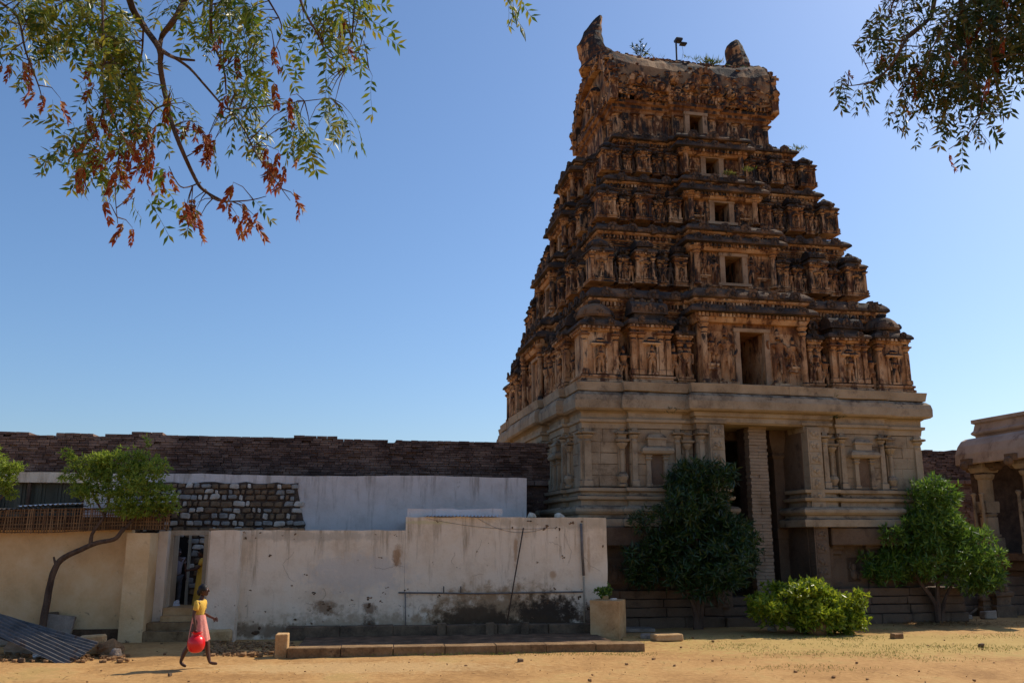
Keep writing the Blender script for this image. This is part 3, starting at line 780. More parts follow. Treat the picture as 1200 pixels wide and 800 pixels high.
def storey(z0, hx, hy, ihx, ihy, body, zc0, zc1, door, layout, side_layout, chx, chy, bay, deco, nudge=0):
    """z0 floor, hx/hy face plane of the shrines, ihx/ihy inner wall, zc0..zc1 main cornice, door (half width, sill z, head z), bay half width"""
    dw, dz0, dz1 = door
    sbay = [(bay * .8 + .4, .2), (bay * .8, (hx - ihx) + .02)]
    fp = [(bay + .16, .16), (bay, hy - ihy + .04)]
    low = MB(); notch = fp + [(dw, -1.6)]
    zs = [z0 - .12, dz0]
    low.sweep(stepped_plan(ihx, ihy, fp, sbay), [(.06, z0 - .12), (.06, z0 + .1), (.0, z0 + .12), (.0, dz0)]) if dz0 > z0 + .13 else None
    low.sweep(stepped_plan(ihx, ihy, notch, sbay, fp), [(0, max(dz0, z0 - .12) + .002), (0, dz1)])
    hcw = zc0
    low.sweep(stepped_plan(ihx, ihy, fp, sbay), [(0, dz1 + .002), (0, hcw - .12), (.05, hcw - .10), (.05, hcw - .05), (.10, hcw - .04), (.10, hcw)])
    low.build('storey_wall', ST, tower)
    # main cornice: dentil course, overhanging lip, lichen-black upper courses
    H = zc1 - zc0
    d0 = MB(); pl = stepped_plan(chx - .16, chy - .16, [(bay + .16, .2), (bay, hy - chy + .28)], [(bay * .8 + .4, .2), (bay * .8, (hx - chx) + .2)])
    d0.sweep(pl, [(.0, zc0 + .002), (.05, zc0 + .06 * H), (.05, zc0 + .16 * H)]); d0.sweep(pl, [(.02, zc0 + .165 * H), (.02, zc0 + .36 * H)])
    d0.sweep(pl, [(.09, zc0 + .365 * H), (.15, zc0 + .42 * H), (.16, zc0 + .50 * H)]); d0.jitter(.02, 1.5)
    d0.build('storey_cornice', ST, tower)
    dd = MB()
    n = len(pl)
    for i in range(n):
        a = Vector(pl[i]); b = Vector(pl[(i + 1) % n]); L = (b - a).length
        if L < .15: continue
        u = (b - a) / L; nrm = Vector((u.y, -u.x)); q = 0.06
        rot = Matrix.Rotation(math.atan2(u.y, u.x), 3, 'Z')
        while q < L:
            if random.random() > .06:
                c = a + u * q + nrm * .065
                dd.obox((c.x, c.y, zc0 + .262 * H), (.068, .10, .185 * H), rot, .008)
            q += .118
    tag(dd.build('dentil_row', ST, tower), kind='stuff')
    up = MB()
    up.sweep(pl, [(.20, zc0 + .505 * H), (.25, zc0 + .56 * H), (.24, zc0 + .68 * H), (.18, zc0 + .80 * H), (.08, zc0 + .93 * H), (-.02, zc0 + H), (-.3, zc0 + H + .05), (-.8, zc0 + H + .06)])
    # chop the long edges so the lip reads as eroded masonry
    up.jitter(.05, 1.2); up.build('cornice_top', LI, tower)
    br = MB()
    for i in range(n):
        a = Vector(pl[i]); b = Vector(pl[(i + 1) % n]); L = (b - a).length
        u = (b - a) / max(L, 1e-6); nrm = Vector((u.y, -u.x))
        for q in range(int(L * 16)):
            t = random.uniform(0, L); o = random.uniform(-.12, .22); zz = zc0 + H * (.60 + .42 * (1 - (o + .12) / .34)) + random.uniform(-.03, .05)
            c = a + u * t + nrm * o
            br.obox((c.x, c.y, zz), (random.uniform(.10, .26), random.uniform(.08, .16), random.uniform(.05, .11)), Matrix.Rotation(math.atan2(u.y, u.x) + random.uniform(-.3, .3), 3, 'Z') @ Matrix.Rotation(random.uniform(-.2, .2), 3, 'X'), .02)
        if L > .5:
            for q in range(int(L / .62)):
                t = (q + .5) * L / int(L / .62); c = a + u * t + nrm * .24
                lo = MB(); arch_disc(lo, 0, 0, 0, .13 * min(1.2, H / .4)); rt = Matrix.Rotation(math.atan2(u.y, u.x), 3, 'Z')
                br.add([rt @ Vector(p) + Vector((c.x, c.y, zc0 + .70 * H)) for p in lo.v], lo.f)
    tag(br.build('eroded_brick', LI, tower), kind='stuff')
    # rows of small shrines, with figures standing in the gaps between them
    protos = {}
    for face in FACES:
        lay = layout if face in ('front', 'back') else side_layout
        for sg in (-1, 1):
            for (kind, s, w, hh, dp) in lay:
                key = (kind, w, hh)
                if key not in protos: protos[key] = aedicule_proto(kind, w, hh * body, .62 if kind != 'kuta' else w, len(protos))
                dpj = dp + random.uniform(-.03, .03)
                ss = sg * s
                if kind == 'kuta':
                    if face in ('left', 'right'): continue
                place_aedicule(protos[key], w, hh * body, face, ss, dpj, hx, hy, z0, kindfig=(True if kind == 'panel' else None))
            ed = sorted([(s - w / 2, s + w / 2) for (kind, s, w, hh, dp) in lay])
            for i in range(len(ed) - 1):
                g0, g1 = ed[i][1], ed[i + 1][0]
                if g1 - g0 < .07: continue
                m_ = (g0 + g1) / 2
                if face != 'back':
                    put('figurine', fig(body * random.choice((.62, .7)), random.randrange(9), ST if z0 < 9 else random.choice((ST, LI))), tower, face_loc(face, sg * m_, -.12, hx, hy, z0 + .08), FROT[face])
                    put('pilaster', deco['pil'], tower, face_loc(face, sg * m_, -(hy - ihy) + .06 if face == 'front' else -(hx - ihx) + .04, hx, hy, z0), FROT[face])
    # window bay on the front, blind bays on the other sides
    bz = (dz1 - z0)
    for face in FACES:
        bw = bay if face in ('front', 'back') else bay * .8
        pj = .06
        fr = put('window_frame', deco['jamb_mesh'](dw, dz0, dz1, z0), tower, face_loc(face, 0, pj, hx, hy, z0), FROT[face])
        if face != 'front':
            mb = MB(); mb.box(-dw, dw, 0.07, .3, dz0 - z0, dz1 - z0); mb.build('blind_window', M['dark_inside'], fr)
        gk = deco['guard'] * (dz1 - z0)
        for sg in (-1, 1):
            put('guardian_statue', deco['gl'] if sg < 0 else deco['gr'], tower, face_loc(face, sg * (dw + .17 + .24 * gk / 1.4), pj - .02, hx, hy, z0 + .07 * gk), FROT[face], gk)
            put('bay_column', deco['col'], tower, face_loc(face, sg * (bw - .12), pj + .16, hx, hy, z0 + .04), FROT[face], (1, 1, (zc0 - z0) * .86 / 2.0))
            mid = (dw + .17 + .5 * gk / 1.4 + bw - .2) / 2
            if bw - .2 - (dw + .17 + .5 * gk / 1.4) > .18:
                put('figurine', fig(gk * .62, random.randrange(9), ST), tower, face_loc(face, sg * mid, pj, hx, hy, z0 + .35 * gk), FROT[face])
                put('shrine_niche', deco['niche'], tower, face_loc(face, sg * mid, pj - .02, hx, hy, z0), FROT[face], (1, 1, gk / 1.7))
        e = MB(); hd = zc0 - .28
        e.rect(-bw - .05, bw + .05, 0, .5, [(.0, z0 + (hd - z0) * .95), (.06, hd), (.07, hd + .05)]); dentils(e, -bw - .1, bw + .1, -.08, hd + .05, .07, .10, .07, .125)
        e.rect(-bw - .05, bw + .05, 0, .5, [(.09, hd + .051), (.10, hd + .15)]); e.jitter(.01, 3)
        e.build('bay_frieze', ST, tower, face_loc(face, 0, pj + .12, hx, hy, 0), FROT[face])
        e = MB(); e.rect(-bw - .05, bw + .05, 0, .6, [(.16, hd + .152), (.28, hd + .18), (.27, hd + .27), (.16, hd + .38), (.0, hd + .45)])
        for q in range(5): arch_disc(e, (q - 2) * bw * .46, -.24, hd + .28, .13)
        e.jitter(.04, 2); e.build('bay_eave', LI, tower, face_loc(face, 0, pj + .12, hx, hy, 0), FROT[face])
        # broken arch-gable crest standing over the window bay
        e = MB(); hcr = deco['crest']
        e.rect(-bw * .8, bw * .8, .1, .7, [(0, hd + .4), (.02, hd + .4 + hcr * .5), (.12, hd + .4 + hcr * .6), (.02, hd + .4 + hcr), (-.1, hd + .4 + hcr * 1.2)])
        for q in (-.55, 0, .55): arch_disc(e, q * bw, .02, hd + .4 + hcr * .65, .20 if q else .26, .12)
        e.jitter(.05, 2.2); e.build('bay_crest', LI, tower, face_loc(face, 0, pj, hx, hy, 0), FROT[face])
def jamb_factory(dw, dz0, dz1, z0):
    mb = MB(); a = dz0 - z0; b = dz1 - z0
    for sg in (-1, 1): mb.box(sg * (dw + .085) - .085, sg * (dw + .085) + .085, -.05, .35, a, b)
    mb.box(-dw - .2, dw + .2, -.07, .35, b + .001, b + .11); mb.box(-dw - .26, dw + .26, -.12, .3, a - .09, a - .001)
    mb.jitter(.01, 3)
    return mb.mesh('window_frame', M['frame_stone'])
GL = guardian_mesh(1.0, -1, ST); GR = guardian_mesh(1.0, 1, ST)
def deco_set(pilh, guard, crest):
    cm = MB(); cm.lathe(0, 0, [(.13, 0), (.13, .08), (.10, .12), (.09, .2), (.085, 1.5), (.10, 1.53), (.085, 1.57), (.14, 1.66), (.09, 1.72), (.15, 1.80), (.17, 1.83), (.10, 1.86), (.15, 1.92), (.17, 2.0)], 10); cm.jitter(.006, 5)
    nm = MB()
    for sg in (-1, 1): nm.box(sg * .13 - .03, sg * .13 + .03, -.02, .1, .1, .62)
    nm.rect(-.18, .18, -.03, .1, [(0, .62), (.04, .65), (.05, .72), (-.02, .78)]); nm.rect(-.12, .12, -.02, .1, [(0, .78), (0, .9), (.04, .93), (-.03, 1.02)]); nm.box(-.22, .22, -.06, .1, 0, .1)
    return dict(pil=pil_mesh(.16, pilh, ST), guard=guard, gl=GL, gr=GR, col=cm.mesh('bay_column', ST), niche=nm.mesh('shrine_niche', ST), jamb_mesh=jamb_factory, crest=crest)
F_ = TCY
# storey 1
storey(6.75, 5.30, TCY - .10, 4.75, TCY - .75, 1.62, 9.05, 9.72, (.40, 6.80, 8.42),
       [('kuta', 4.76, 1.08, .93, .06), ('sala', 3.22, 1.22, .95, .08), ('panel', 2.12, .40, .86, -.06)],
       [('kuta', 5.0, 1.08, .93, .06), ('sala', 3.52, 1.25, .95, .12), ('panel', 2.35, .44, .86, .05), ('panel', 1.72, .40, .9, .08)],
       4.95, TCY - .45, 1.72, deco_set(2.25, .95, .35))
# storey 2
storey(10.06, 4.80, TCY - 1.05, 4.25, TCY - 1.65, .98, 11.58, 12.12, (.30, 10.22, 11.12),
       [('kuta', 4.36, .70, .92, .05), ('panel', 3.62, .28, .80, -.12), ('sala', 2.96, .60, .95, .07), ('panel', 2.32, .28, .80, -.12), ('sala', 1.74, .38, .9, .0)],
       [('kuta', 4.25, .70, .92, .05), ('panel', 3.5, .28, .80, -.1), ('sala', 2.80, .66, .95, .09), ('panel', 2.10, .28, .80, -.1), ('panel', 1.5, .36, .9, .05)],
       4.38, TCY - 1.38, 1.42, deco_set(1.35, .9, .22))
# storey 3
storey(12.40, 4.30, TCY - 1.70, 3.75, TCY - 2.15, .82, 13.58, 14.06, (.26, 12.50, 13.18),
       [('kuta', 3.95, .60, .92, .05), ('panel', 3.30, .26, .80, -.1), ('sala', 2.70, .50, .95, .06), ('panel', 2.14, .25, .80, -.1), ('sala', 1.60, .40, .9, .0)],
       [('kuta', 3.72, .60, .92, .05), ('panel', 3.05, .26, .80, -.1), ('sala', 2.42, .58, .95, .08), ('panel', 1.82, .26, .80, -.1), ('panel', 1.28, .3, .9, .05)],
       3.88, TCY - 1.95, 1.25, deco_set(1.05, .9, .18))
# storey 4
storey(14.30, 3.93, TCY - 2.25, 3.35, TCY - 2.6, .74, 15.36, 15.84, (.24, 14.40, 15.00),
       [('kuta', 3.60, .55, .92, .05), ('panel', 2.98, .24, .80, -.1), ('sala', 2.44, .44, .95, .06), ('panel', 1.92, .24, .80, -.1), ('sala', 1.44, .34, .9, .0)],
       [('kuta', 3.15, .55, .92, .05), ('panel', 2.55, .25, .80, -.1), ('sala', 1.98, .5, .95, .08), ('panel', 1.42, .26, .80, -.1)],
       3.38, TCY - 2.5, 1.12, deco_set(.95, .9, .16))

# ---- barrel roof with gable ends and horn finials
RHX, RHY = 2.95, 2.15
zr = 15.86
neck = MB()
plw = [(.2, zr), (.2, zr + .16), (.05, zr + .2), (.05, zr + .32), (.14, zr + .36), (.14, zr + .46), (-.02, zr + .5)]
neck.sweep(stepped_plan(RHX, RHY, [(.85, .18)], [(1.0, .12)]), plw)
neck.sweep(stepped_plan(RHX, RHY, [(.85, .18), (.25, -1.2)], [(1.0, .12)], [(.85, .18)]), [(-.02, zr + .502), (-.02, zr + 1.30)])
neck.sweep(stepped_plan(RHX, RHY, [(.85, .18)], [(1.0, .12)]), [(-.02, zr + 1.302), (.02, zr + 1.4), (.1, zr + 1.44), (.1, zr + 1.56), (.2, zr + 1.60), (.2, zr + 1.72), (.0, zr + 1.76)])
neck.jitter(.035, 1.6); neck.build('roof_neck', ST, tower)
put('window_frame', jamb_factory(.25, zr + .5, zr + 1.3, zr), tower, (0, TCY - RHY - .26, zr))
rp = pil_mesh(.14, .82, ST, 'neck_pilaster')
for face, hh in (('front', RHX), ('left', RHY), ('right', RHY), ('back', RHX)):
    for sg in (-1, 1):
        for s in ((hh - .1, hh - .75, hh - 1.3, 1.0, .62) if hh == RHX else (hh - .1, hh - .8)):
            put('neck_pilaster', rp, tower, face_loc(face, sg * s, .16 if s < .86 or (hh < 2.5 and s < 1.0) else .02, RHX, RHY, zr + .5), FROT[face])
        if face != 'back': put('figurine', fig(.62, random.randrange(9), ST), tower, face_loc(face, sg * (hh - .43), .0, RHX, RHY, zr + .52), FROT[face])
nd = MB()
for face, hh in (('front', RHX), ('left', RHY), ('right', RHY)):
    rt = Matrix.Rotation(FROT[face], 3, 'Z')
    for i in range(int(hh * 2 / .13)):
        s = -hh + .06 + i * .13
        if random.random() < .1: continue
        l = face_loc(face, s, .24 + (.16 if abs(s) < .85 and hh == RHX else 0), RHX, RHY, zr + 1.80)
        nd.obox(l, (.075, .10, .15), rt, .012)
        if i % 4 == 0:
            lo = MB(); arch_disc(lo, 0, 0, 0, .14); nd.add([rt @ Vector(p) + Vector(l) + Vector((0, 0, .17)) for p in lo.v], lo.f)
tag(nd.build('dentil_row', ST, tower), kind='stuff')
# vault profile across the depth (y, z): eave roll, bulge, ridge
ZV = zr + 1.74
def vault(k=1.0, grow=0.0):
    P = []
    for i in range(15):
        a = math.pi * i / 14
        y = -math.cos(a) * (RHY + .32 + grow); z = math.sin(a) ** .85 * (2.55 + grow)
        bul = 1 + .10 * math.sin(2 * min(a, math.pi - a)) * (1 if True else 0)
        P.append((y * bul, z))
    return P
vp = vault(); vb = MB(); NX = 41
for ix in range(NX):
    x = -3.0 + 6.0 * ix / (NX - 1)
    for (y, z) in vp: vb.v.append((x, TCY + y, ZV + z + .06 * noise.noise((x * 1.5, y * 1.5, 2)) + .20 * (abs(x) / 3) ** 3 + .07 * noise.noise((x * 2.7, z * 2.7, 5)) + .04 * noise.noise((x * 4, y * 4, 7))))
n = len(vp)
for ix in range(NX - 1):
    for i in range(n - 1): vb.f.append((ix * n + i, ix * n + i + 1, (ix + 1) * n + i + 1, (ix + 1) * n + i)); vb.m.append(0)
vb.f.append(tuple(range(n - 1, -1, -1))); vb.m.append(0); vb.f.append(tuple(range((NX - 1) * n, NX * n))); vb.m.append(0)
vb.build('barrel_roof', M['plaster_roof'], tower)
rb = MB()
for k in range(30):
    x = -2.85 + 5.7 * k / 29; rb.stone((x, TCY + random.uniform(-.05, .05), ZV + 2.60 + random.uniform(-.04, .05)), (.24, .5, .22), Matrix.Rotation(random.uniform(-.1, .1), 3, 'Y'), .2)
rb.build('ridge_course', LI, tower)
# carved bands hanging on the vault
cr = MB()
for q, (x, zz, r) in enumerate([(-1.35, .42, .3), (-.95, .75, .22), (.35, .9, .42), (-.2, .55, .26), (.75, .5, .26), (1.35, .40, .2), (-2.2, .6, .3)]):
    a = math.asin(min(1, (zz / 2.55) ** (1 / .85))); y = -math.cos(a) * (RHY + .32) * (1 + .1 * math.sin(2 * a))
    arch_disc(cr, x, TCY + y - .06, ZV + zz, r, .22)
for i in range(110):
    x = random.triangular(-2.8, 2.8, -1.2); zz = abs(random.gauss(0, .35)) + .05
    a = math.asin(min(1, (zz / 2.55) ** (1 / .85))); y = -math.cos(a) * (RHY + .32) * (1 + .1 * math.sin(2 * a))
    cr.ball((x, TCY + y, ZV + zz), (random.uniform(.07, .16), .09, random.uniform(.06, .14)), 6, 5, .3, 3, i)
for i in range(420):
    x = random.uniform(-2.95, 2.95); zz = abs(random.gauss(0, .55)) + .02 if i % 3 else random.uniform(1.9, 2.5)
    a = math.asin(min(1, (min(zz, 2.5) / 2.55) ** (1 / .85))); y = -math.cos(a) * (RHY + .30) * (1 + .1 * math.sin(2 * a))
    cr.obox((x, TCY + y, ZV + zz + .12 * (abs(x) / 3) ** 3), (random.uniform(.06, .2), random.uniform(.06, .14), random.uniform(.04, .10)), Matrix.Rotation(random.uniform(-.4, .4), 3, 'Y') @ Matrix.Rotation(random.uniform(-.4, .4), 3, 'X'), .02)
cr.jitter(.03, 3); tag(cr.build('vault_carving', ST, tower), kind='stuff')
# gable arches (horseshoe rings at both ends) and their horns
for sg in (-1, 1):
    g = MB(); ring = vault(1, .07); inner = vault(1, -.45)
    x0, x1 = sg * 2.95, sg * 3.22
    for i in range(len(ring) - 1):
        for (A, B, xa, xb) in ((ring, inner, x0, x1),):
            v = [(xx, TCY + yy, ZV - .1 + zz) for xx in (xa, xb) for (yy, zz) in (A[i], A[i + 1], B[i + 1], B[i])]
            g.add(v, [(0, 1, 2, 3), (7, 6, 5, 4), (0, 4, 5, 1), (1, 5, 6, 2), (2, 6, 7, 3), (3, 7, 4, 0)])
    for i, (y, z) in enumerate(vault(1, .05)):
        if 0 < i < 14: g.ball((sg * 3.12, TCY + y, ZV - .1 + z), (.14, random.uniform(.10, .2), random.uniform(.10, .2)), 7, 5, .5, 3, i * 3.3)
    for i, (y, z) in enumerate(vault(1, -.2)):
        if 0 < i < 14: g.ball((sg * 3.22, TCY + y, ZV - .1 + z), (.08, .13, .13), 6, 5, .3, 3, i)
    
    for q in range(150):
        i = random.randrange(len(ring) - 1); f = random.random(); y, z = (ring[i][0] * (1 - f) + ring[i + 1][0] * f, ring[i][1] * (1 - f) + ring[i + 1][1] * f); k = random.uniform(.8, 1.03)
        g.obox((sg * random.uniform(2.9, 3.26), TCY + y * k, ZV - .1 + z * k), (random.uniform(.08, .2), random.uniform(.08, .24), random.uniform(.05, .12)), Matrix.Rotation(random.uniform(-.5, .5), 3, 'X'), .03)
    g.jitter(.06, 2); g.build('gable_arch', ST, tower)
    g = MB(); g.rect(-.55, .55, 0, .5, [(.1, 0), (.1, .1), (0, .14), (0, .9), (.12, 1.0), (.1, 1.1), (-.1, 1.3), (-.4, 1.5)]); g.jitter(.02, 3)
    gs = g.build('gable_shrine', ST, tower, (sg * 3.24, TCY, ZV + .1), FROT['left' if sg < 0 else 'right'])
    put('figurine', fig(.8, 2, ST), gs, (0, -.05, .15))
def horn(pts, sx, sy, name, m):
    mb = MB(); pts = [Vector(p) for p in pts]
    vs = []; nseg = 10
    P = []
    for i in range(len(pts) - 1):
        for k in range(4):
            t = k / 4
            a = pts[max(i - 1, 0)]; b = pts[i]; c = pts[i + 1]; d = pts[min(i + 2, len(pts) - 1)]
            P.append(.5 * ((2 * b) + (c - a) * t + (2 * a - 5 * b + 4 * c - d) * t * t + (3 * b - a - 3 * c + d) * t ** 3))
    P.append(pts[-1])
    n = len(P)
    rad = []
    for i in range(n):
        t = i / (n - 1); q = t * (len(sx) - 1); k = min(int(q), len(sx) - 2); f = q - k
        rad.append((sx[k] * (1 - f) + sx[k + 1] * f, sy[k] * (1 - f) + sy[k + 1] * f))
    for i, p in enumerate(P):
        for k in range(12):
            a = 2 * math.pi * k / 12
            e = 1 + .22 * noise.noise((p.x * 3 + k, p.z * 5, a))
            vs.append((p.x + math.cos(a) * rad[i][0] * e, p.y + math.sin(a) * rad[i][1] * e, p.z))
    fs = [(i * 12 + k, i * 12 + (k + 1) % 12, (i + 1) * 12 + (k + 1) % 12, (i + 1) * 12 + k) for i in range(n - 1) for k in range(12)]
    fs += [tuple(range(11, -1, -1)), tuple(range((n - 1) * 12, n * 12))]
    mb.add(vs, fs); mb.jitter(.05, 3)
    return mb.build(name, m, tower)
ZT = ZV + 2.45
horn([(-2.62, TCY, ZT - .25), (-2.84, TCY, ZT + .35), (-3.08, TCY, ZT + 1.0), (-2.98, TCY, ZT + 1.65), (-2.72, TCY, ZT + 2.25)], [.95, .74, .50, .30, .06], [.75, .58, .45, .28, .06], 'horn_finial', ST)
horn([(2.85, TCY, ZT - .25), (2.95, TCY, ZT + .35), (2.98, TCY, ZT + .95), (2.88, TCY, ZT + 1.45), (2.98, TCY, ZT + 1.85)], [1.1, .68, .44, .37, .12], [.7, .55, .42, .34, .12], 'horn_finial', ST)

# ------------------------------------------------------------------ dark brick compound wall, left and right of the tower
def eroded_wall(name, label, x0, x1, y0, y1, top, frame_obj_loc, rz, hfun):
    t = thing(name, label, 'wall', frame_obj_loc, rz)
    mb = MB(); mb.box(x0, x1, y0 + .08, y1, -.1, top - .25); mb.build('wall_core', M['dark_brick'], t)
    # ledge moulding
    mb = MB(); nn = int((x1 - x0) / .8)
    for k in range(nn): mb.stone((x0 + (x1 - x0) * (k + .5) / nn, y0 + .1, top - 1.28), ((x1 - x0) / nn - .01, .5, .16), None, .12)
    mb.build('ledge_course', M['dark_brick'], t)
    mb = MB()
    z = 1.2 if x0 < 0 else .2
    while z < top + .1:
        h = random.uniform(.055, .085); x = x0
        under = z < top - 1.2
        while x < x1:
            w = random.uniform(.16, .36) if z > 2.9 or x0 > 0 else random.uniform(.8, 1.6)
            lim = hfun(x + w / 2) + random.uniform(-.012, .012)
            if z + h < lim:
                d = random.uniform(-.035, .035) + (.05 if under else .0) + .07 * noise.noise((x * .6, z * .9, 2))
                if random.random() < .04: d += .09
                mb.box(x, x + w - .012, y0 + d, y1, z, z + h - .012, .006)
            x += w
        z += h
    tag(mb.build('brick_course', M['dark_brick'], t), kind='stuff')
    return t
CWY = 3.3
def hleft(x): return 5.32 + .05 * noise.noise((x * .7, 0, 3)) + \
        .03 * noise.noise((x * 3.1, 0, 5)) + (.08 if -13.4 < x < -12.2 or -18 < x < -17.2 else 0)
def hright(x): return 5.95 + .10 * noise.noise((x * .9, 2, 3)) + .07 * noise.noise((x * 3.1, 1, 5))
eroded_wall('brick_wall', 'long dark brick compound wall with a crumbling top behind the white buildings', -24.0, -5.22, CWY, CWY + 1.3, 5.3, T0, TROT, hleft)
eroded_wall('brick_wall', 'short stretch of dark brick wall between the tower and the pillared hall', 2.0, 24.0, 8.6, 9.9, 5.9, T0, TROT, hright)

# low stone terrace to the right of the tower
tr = thing('stone_terrace', 'low terrace of long stone courses from the tower to the pillared hall', 'terrace', T0, TROT)
for k, (z0, z1, y0) in enumerate([(-.06, .30, 1.2), (.30, .56, 1.4), (.56, .84, 1.55), (.84, 1.12, 1.8)]):
    x = 5.95 - .1 * k
    while x < 10.0:
        w = min(random.uniform(.9, 1.9), 10.1 - x)
        if w < .3: break
        mb = MB(); mb.stone((x + w / 2, (y0 + CWY - .05) / 2, (z0 + z1) / 2), (w - .012, CWY - .05 - y0, z1 - z0 - .01), None, .06, .08); mb.build('terrace_stone', M['granite_low'], tr); x += w

# ------------------------------------------------------------------ pillared hall on the right
HX = 10.4                                # its side wall runs towards the camera, in the tower's frame
hall = thing('pillared_hall', 'pillared stone hall with a thick curved eave at the right edge', 'pillared hall', TF.w(HX, CWY - .2), TROT)
HL = 2.7
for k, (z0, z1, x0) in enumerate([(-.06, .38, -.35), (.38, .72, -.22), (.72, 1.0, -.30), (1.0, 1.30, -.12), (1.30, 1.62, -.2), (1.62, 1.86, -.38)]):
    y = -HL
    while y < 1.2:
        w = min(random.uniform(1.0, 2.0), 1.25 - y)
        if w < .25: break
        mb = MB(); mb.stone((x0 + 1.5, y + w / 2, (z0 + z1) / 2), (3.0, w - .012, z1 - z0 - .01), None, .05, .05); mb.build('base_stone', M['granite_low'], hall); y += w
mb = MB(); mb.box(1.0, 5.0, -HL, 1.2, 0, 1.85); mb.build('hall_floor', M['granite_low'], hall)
def hall_pillar(x, y):
    mb = MB(); h0, h1 = 1.862, 5.11
    mb.rect(-.3, .3, -.3, .3, [(.0, h0), (.0, h0 + .5), (-.06, h0 + .55), (-.06, h0 + .62)])
    mb.lathe(0, 0, [(.28, h0 + .62), (.28, h0 + 1.2), (.22, h0 + 1.22), (.30, h0 + 1.3), (.24, h0 + 1.36)], 16)
    mb.rect(-.25, .25, -.25, .25, [(.0, h0 + 1.36), (.02, h0 + 1.7), (0, h0 + 1.75)])
    mb.lathe(0, 0, [(.24, h0 + 1.75), (.24, h0 + 2.5), (.30, h0 + 2.55), (.34, h0 + 2.68), (.26, h0 + 2.75)], 12)
    mb.rect(-.3, .3, -.3, .3, [(.0, h0 + 2.75), (.06, h0 + 2.9), (.0, h1 - .03)])
    for dx, dy in ((-.36, -.2), (-.36, .2)): mb.lathe(dx, dy, [(.09, h0), (.09, h0 + .25), (.06, h0 + .3), (.055, h0 + 1.9), (.1, h0 + 2.0), (.06, h0 + 2.05)], 8)
    p = mb.build('pillar', M['granite'], hall, (x, y, 0))
    for d in (-1, 1):
        mb = MB(); mb.box(-.2, .2, min(d * .25, d * .75), max(d * .25, d * .75), h1 - .32, h1 - .02); mb.ball((0, d * .72, h1 - .3), (.18, .14, .16), 8, 6); mb.ball((0, d * .5, h1 - .36), (.17, .14, .12), 8, 6); mb.jitter(.02, 3)
        mb.build('bracket', M['granite_low'], p)
    mb = MB(); mb.box(-.75, .75, -.2, .2, h1 - .24, h1 - .02); mb.ball((-.75, 0, h1 - .26), (.14, .18, .16), 8, 6); mb.jitter(.02, 3); mb.build('bracket', M['granite_low'], p)
for y in (.55, -1.6): hall_pillar(.05, y); hall_pillar(2.6, y)
mb = MB(); mb.box(-.05, .55, -HL, 1.2, 5.112, 5.51); mb.box(2.3, 2.9, -HL, 1.2, 5.112, 5.51); mb.jitter(.01, 2); mb.build('beam', M['granite_low'], hall)
mb = MB(); mb.box(4.4, 4.8, -HL, 1.2, 1.86, 5.51); mb.box(.0, 4.4, .9, 1.2, 1.86, 5.11); mb.build('back_wall', M['mortar'], hall)  # near-black wall: shade of the hall interior put into its colour
# curved eave slabs (a drooping stone canopy) and parapet
ev = [(x_ * .5 if x_ < 0 else x_, z_ + .66) for x_, z_ in [(-.1, 4.86), (-.45, 4.74), (-.78, 4.50), (-.98, 4.25), (-1.06, 4.28), (-.98, 4.62), (-.75, 4.92), (-.40, 5.12), (.0, 5.22), (.3, 5.24), (.3, 4.86)]]
yy = 1.25
while yy > -HL + .5:
    w = 1.7; vs = [(x, yy - (w - .015) * e + random.uniform(-.01, .01), z) for e in (0, 1) for (x, z) in ev]; n = len(ev)
    mb = MB(); mb.add(vs, [(i, (i + 1) % n, n + (i + 1) % n, n + i) for i in range(n)] + [tuple(range(n - 1, -1, -1)), tuple(range(n, 2 * n))]); mb.jitter(.02, 2)
    mb.build('eave_slab', M['skylit_granite'], hall); yy -= w
mb = MB(); mb.sweep([(.45, -HL), (4.85, -HL), (4.85, 1.25), (.45, 1.25)], [(0, 5.905), (.02, 6.0), (.10, 6.06), (.12, 6.12), (.05, 6.2), (.0, 6.42), (.08, 6.46), (.08, 6.58)]); mb.jitter(.03, 1.2)
mb.build('parapet', M['skylit_granite'], hall)

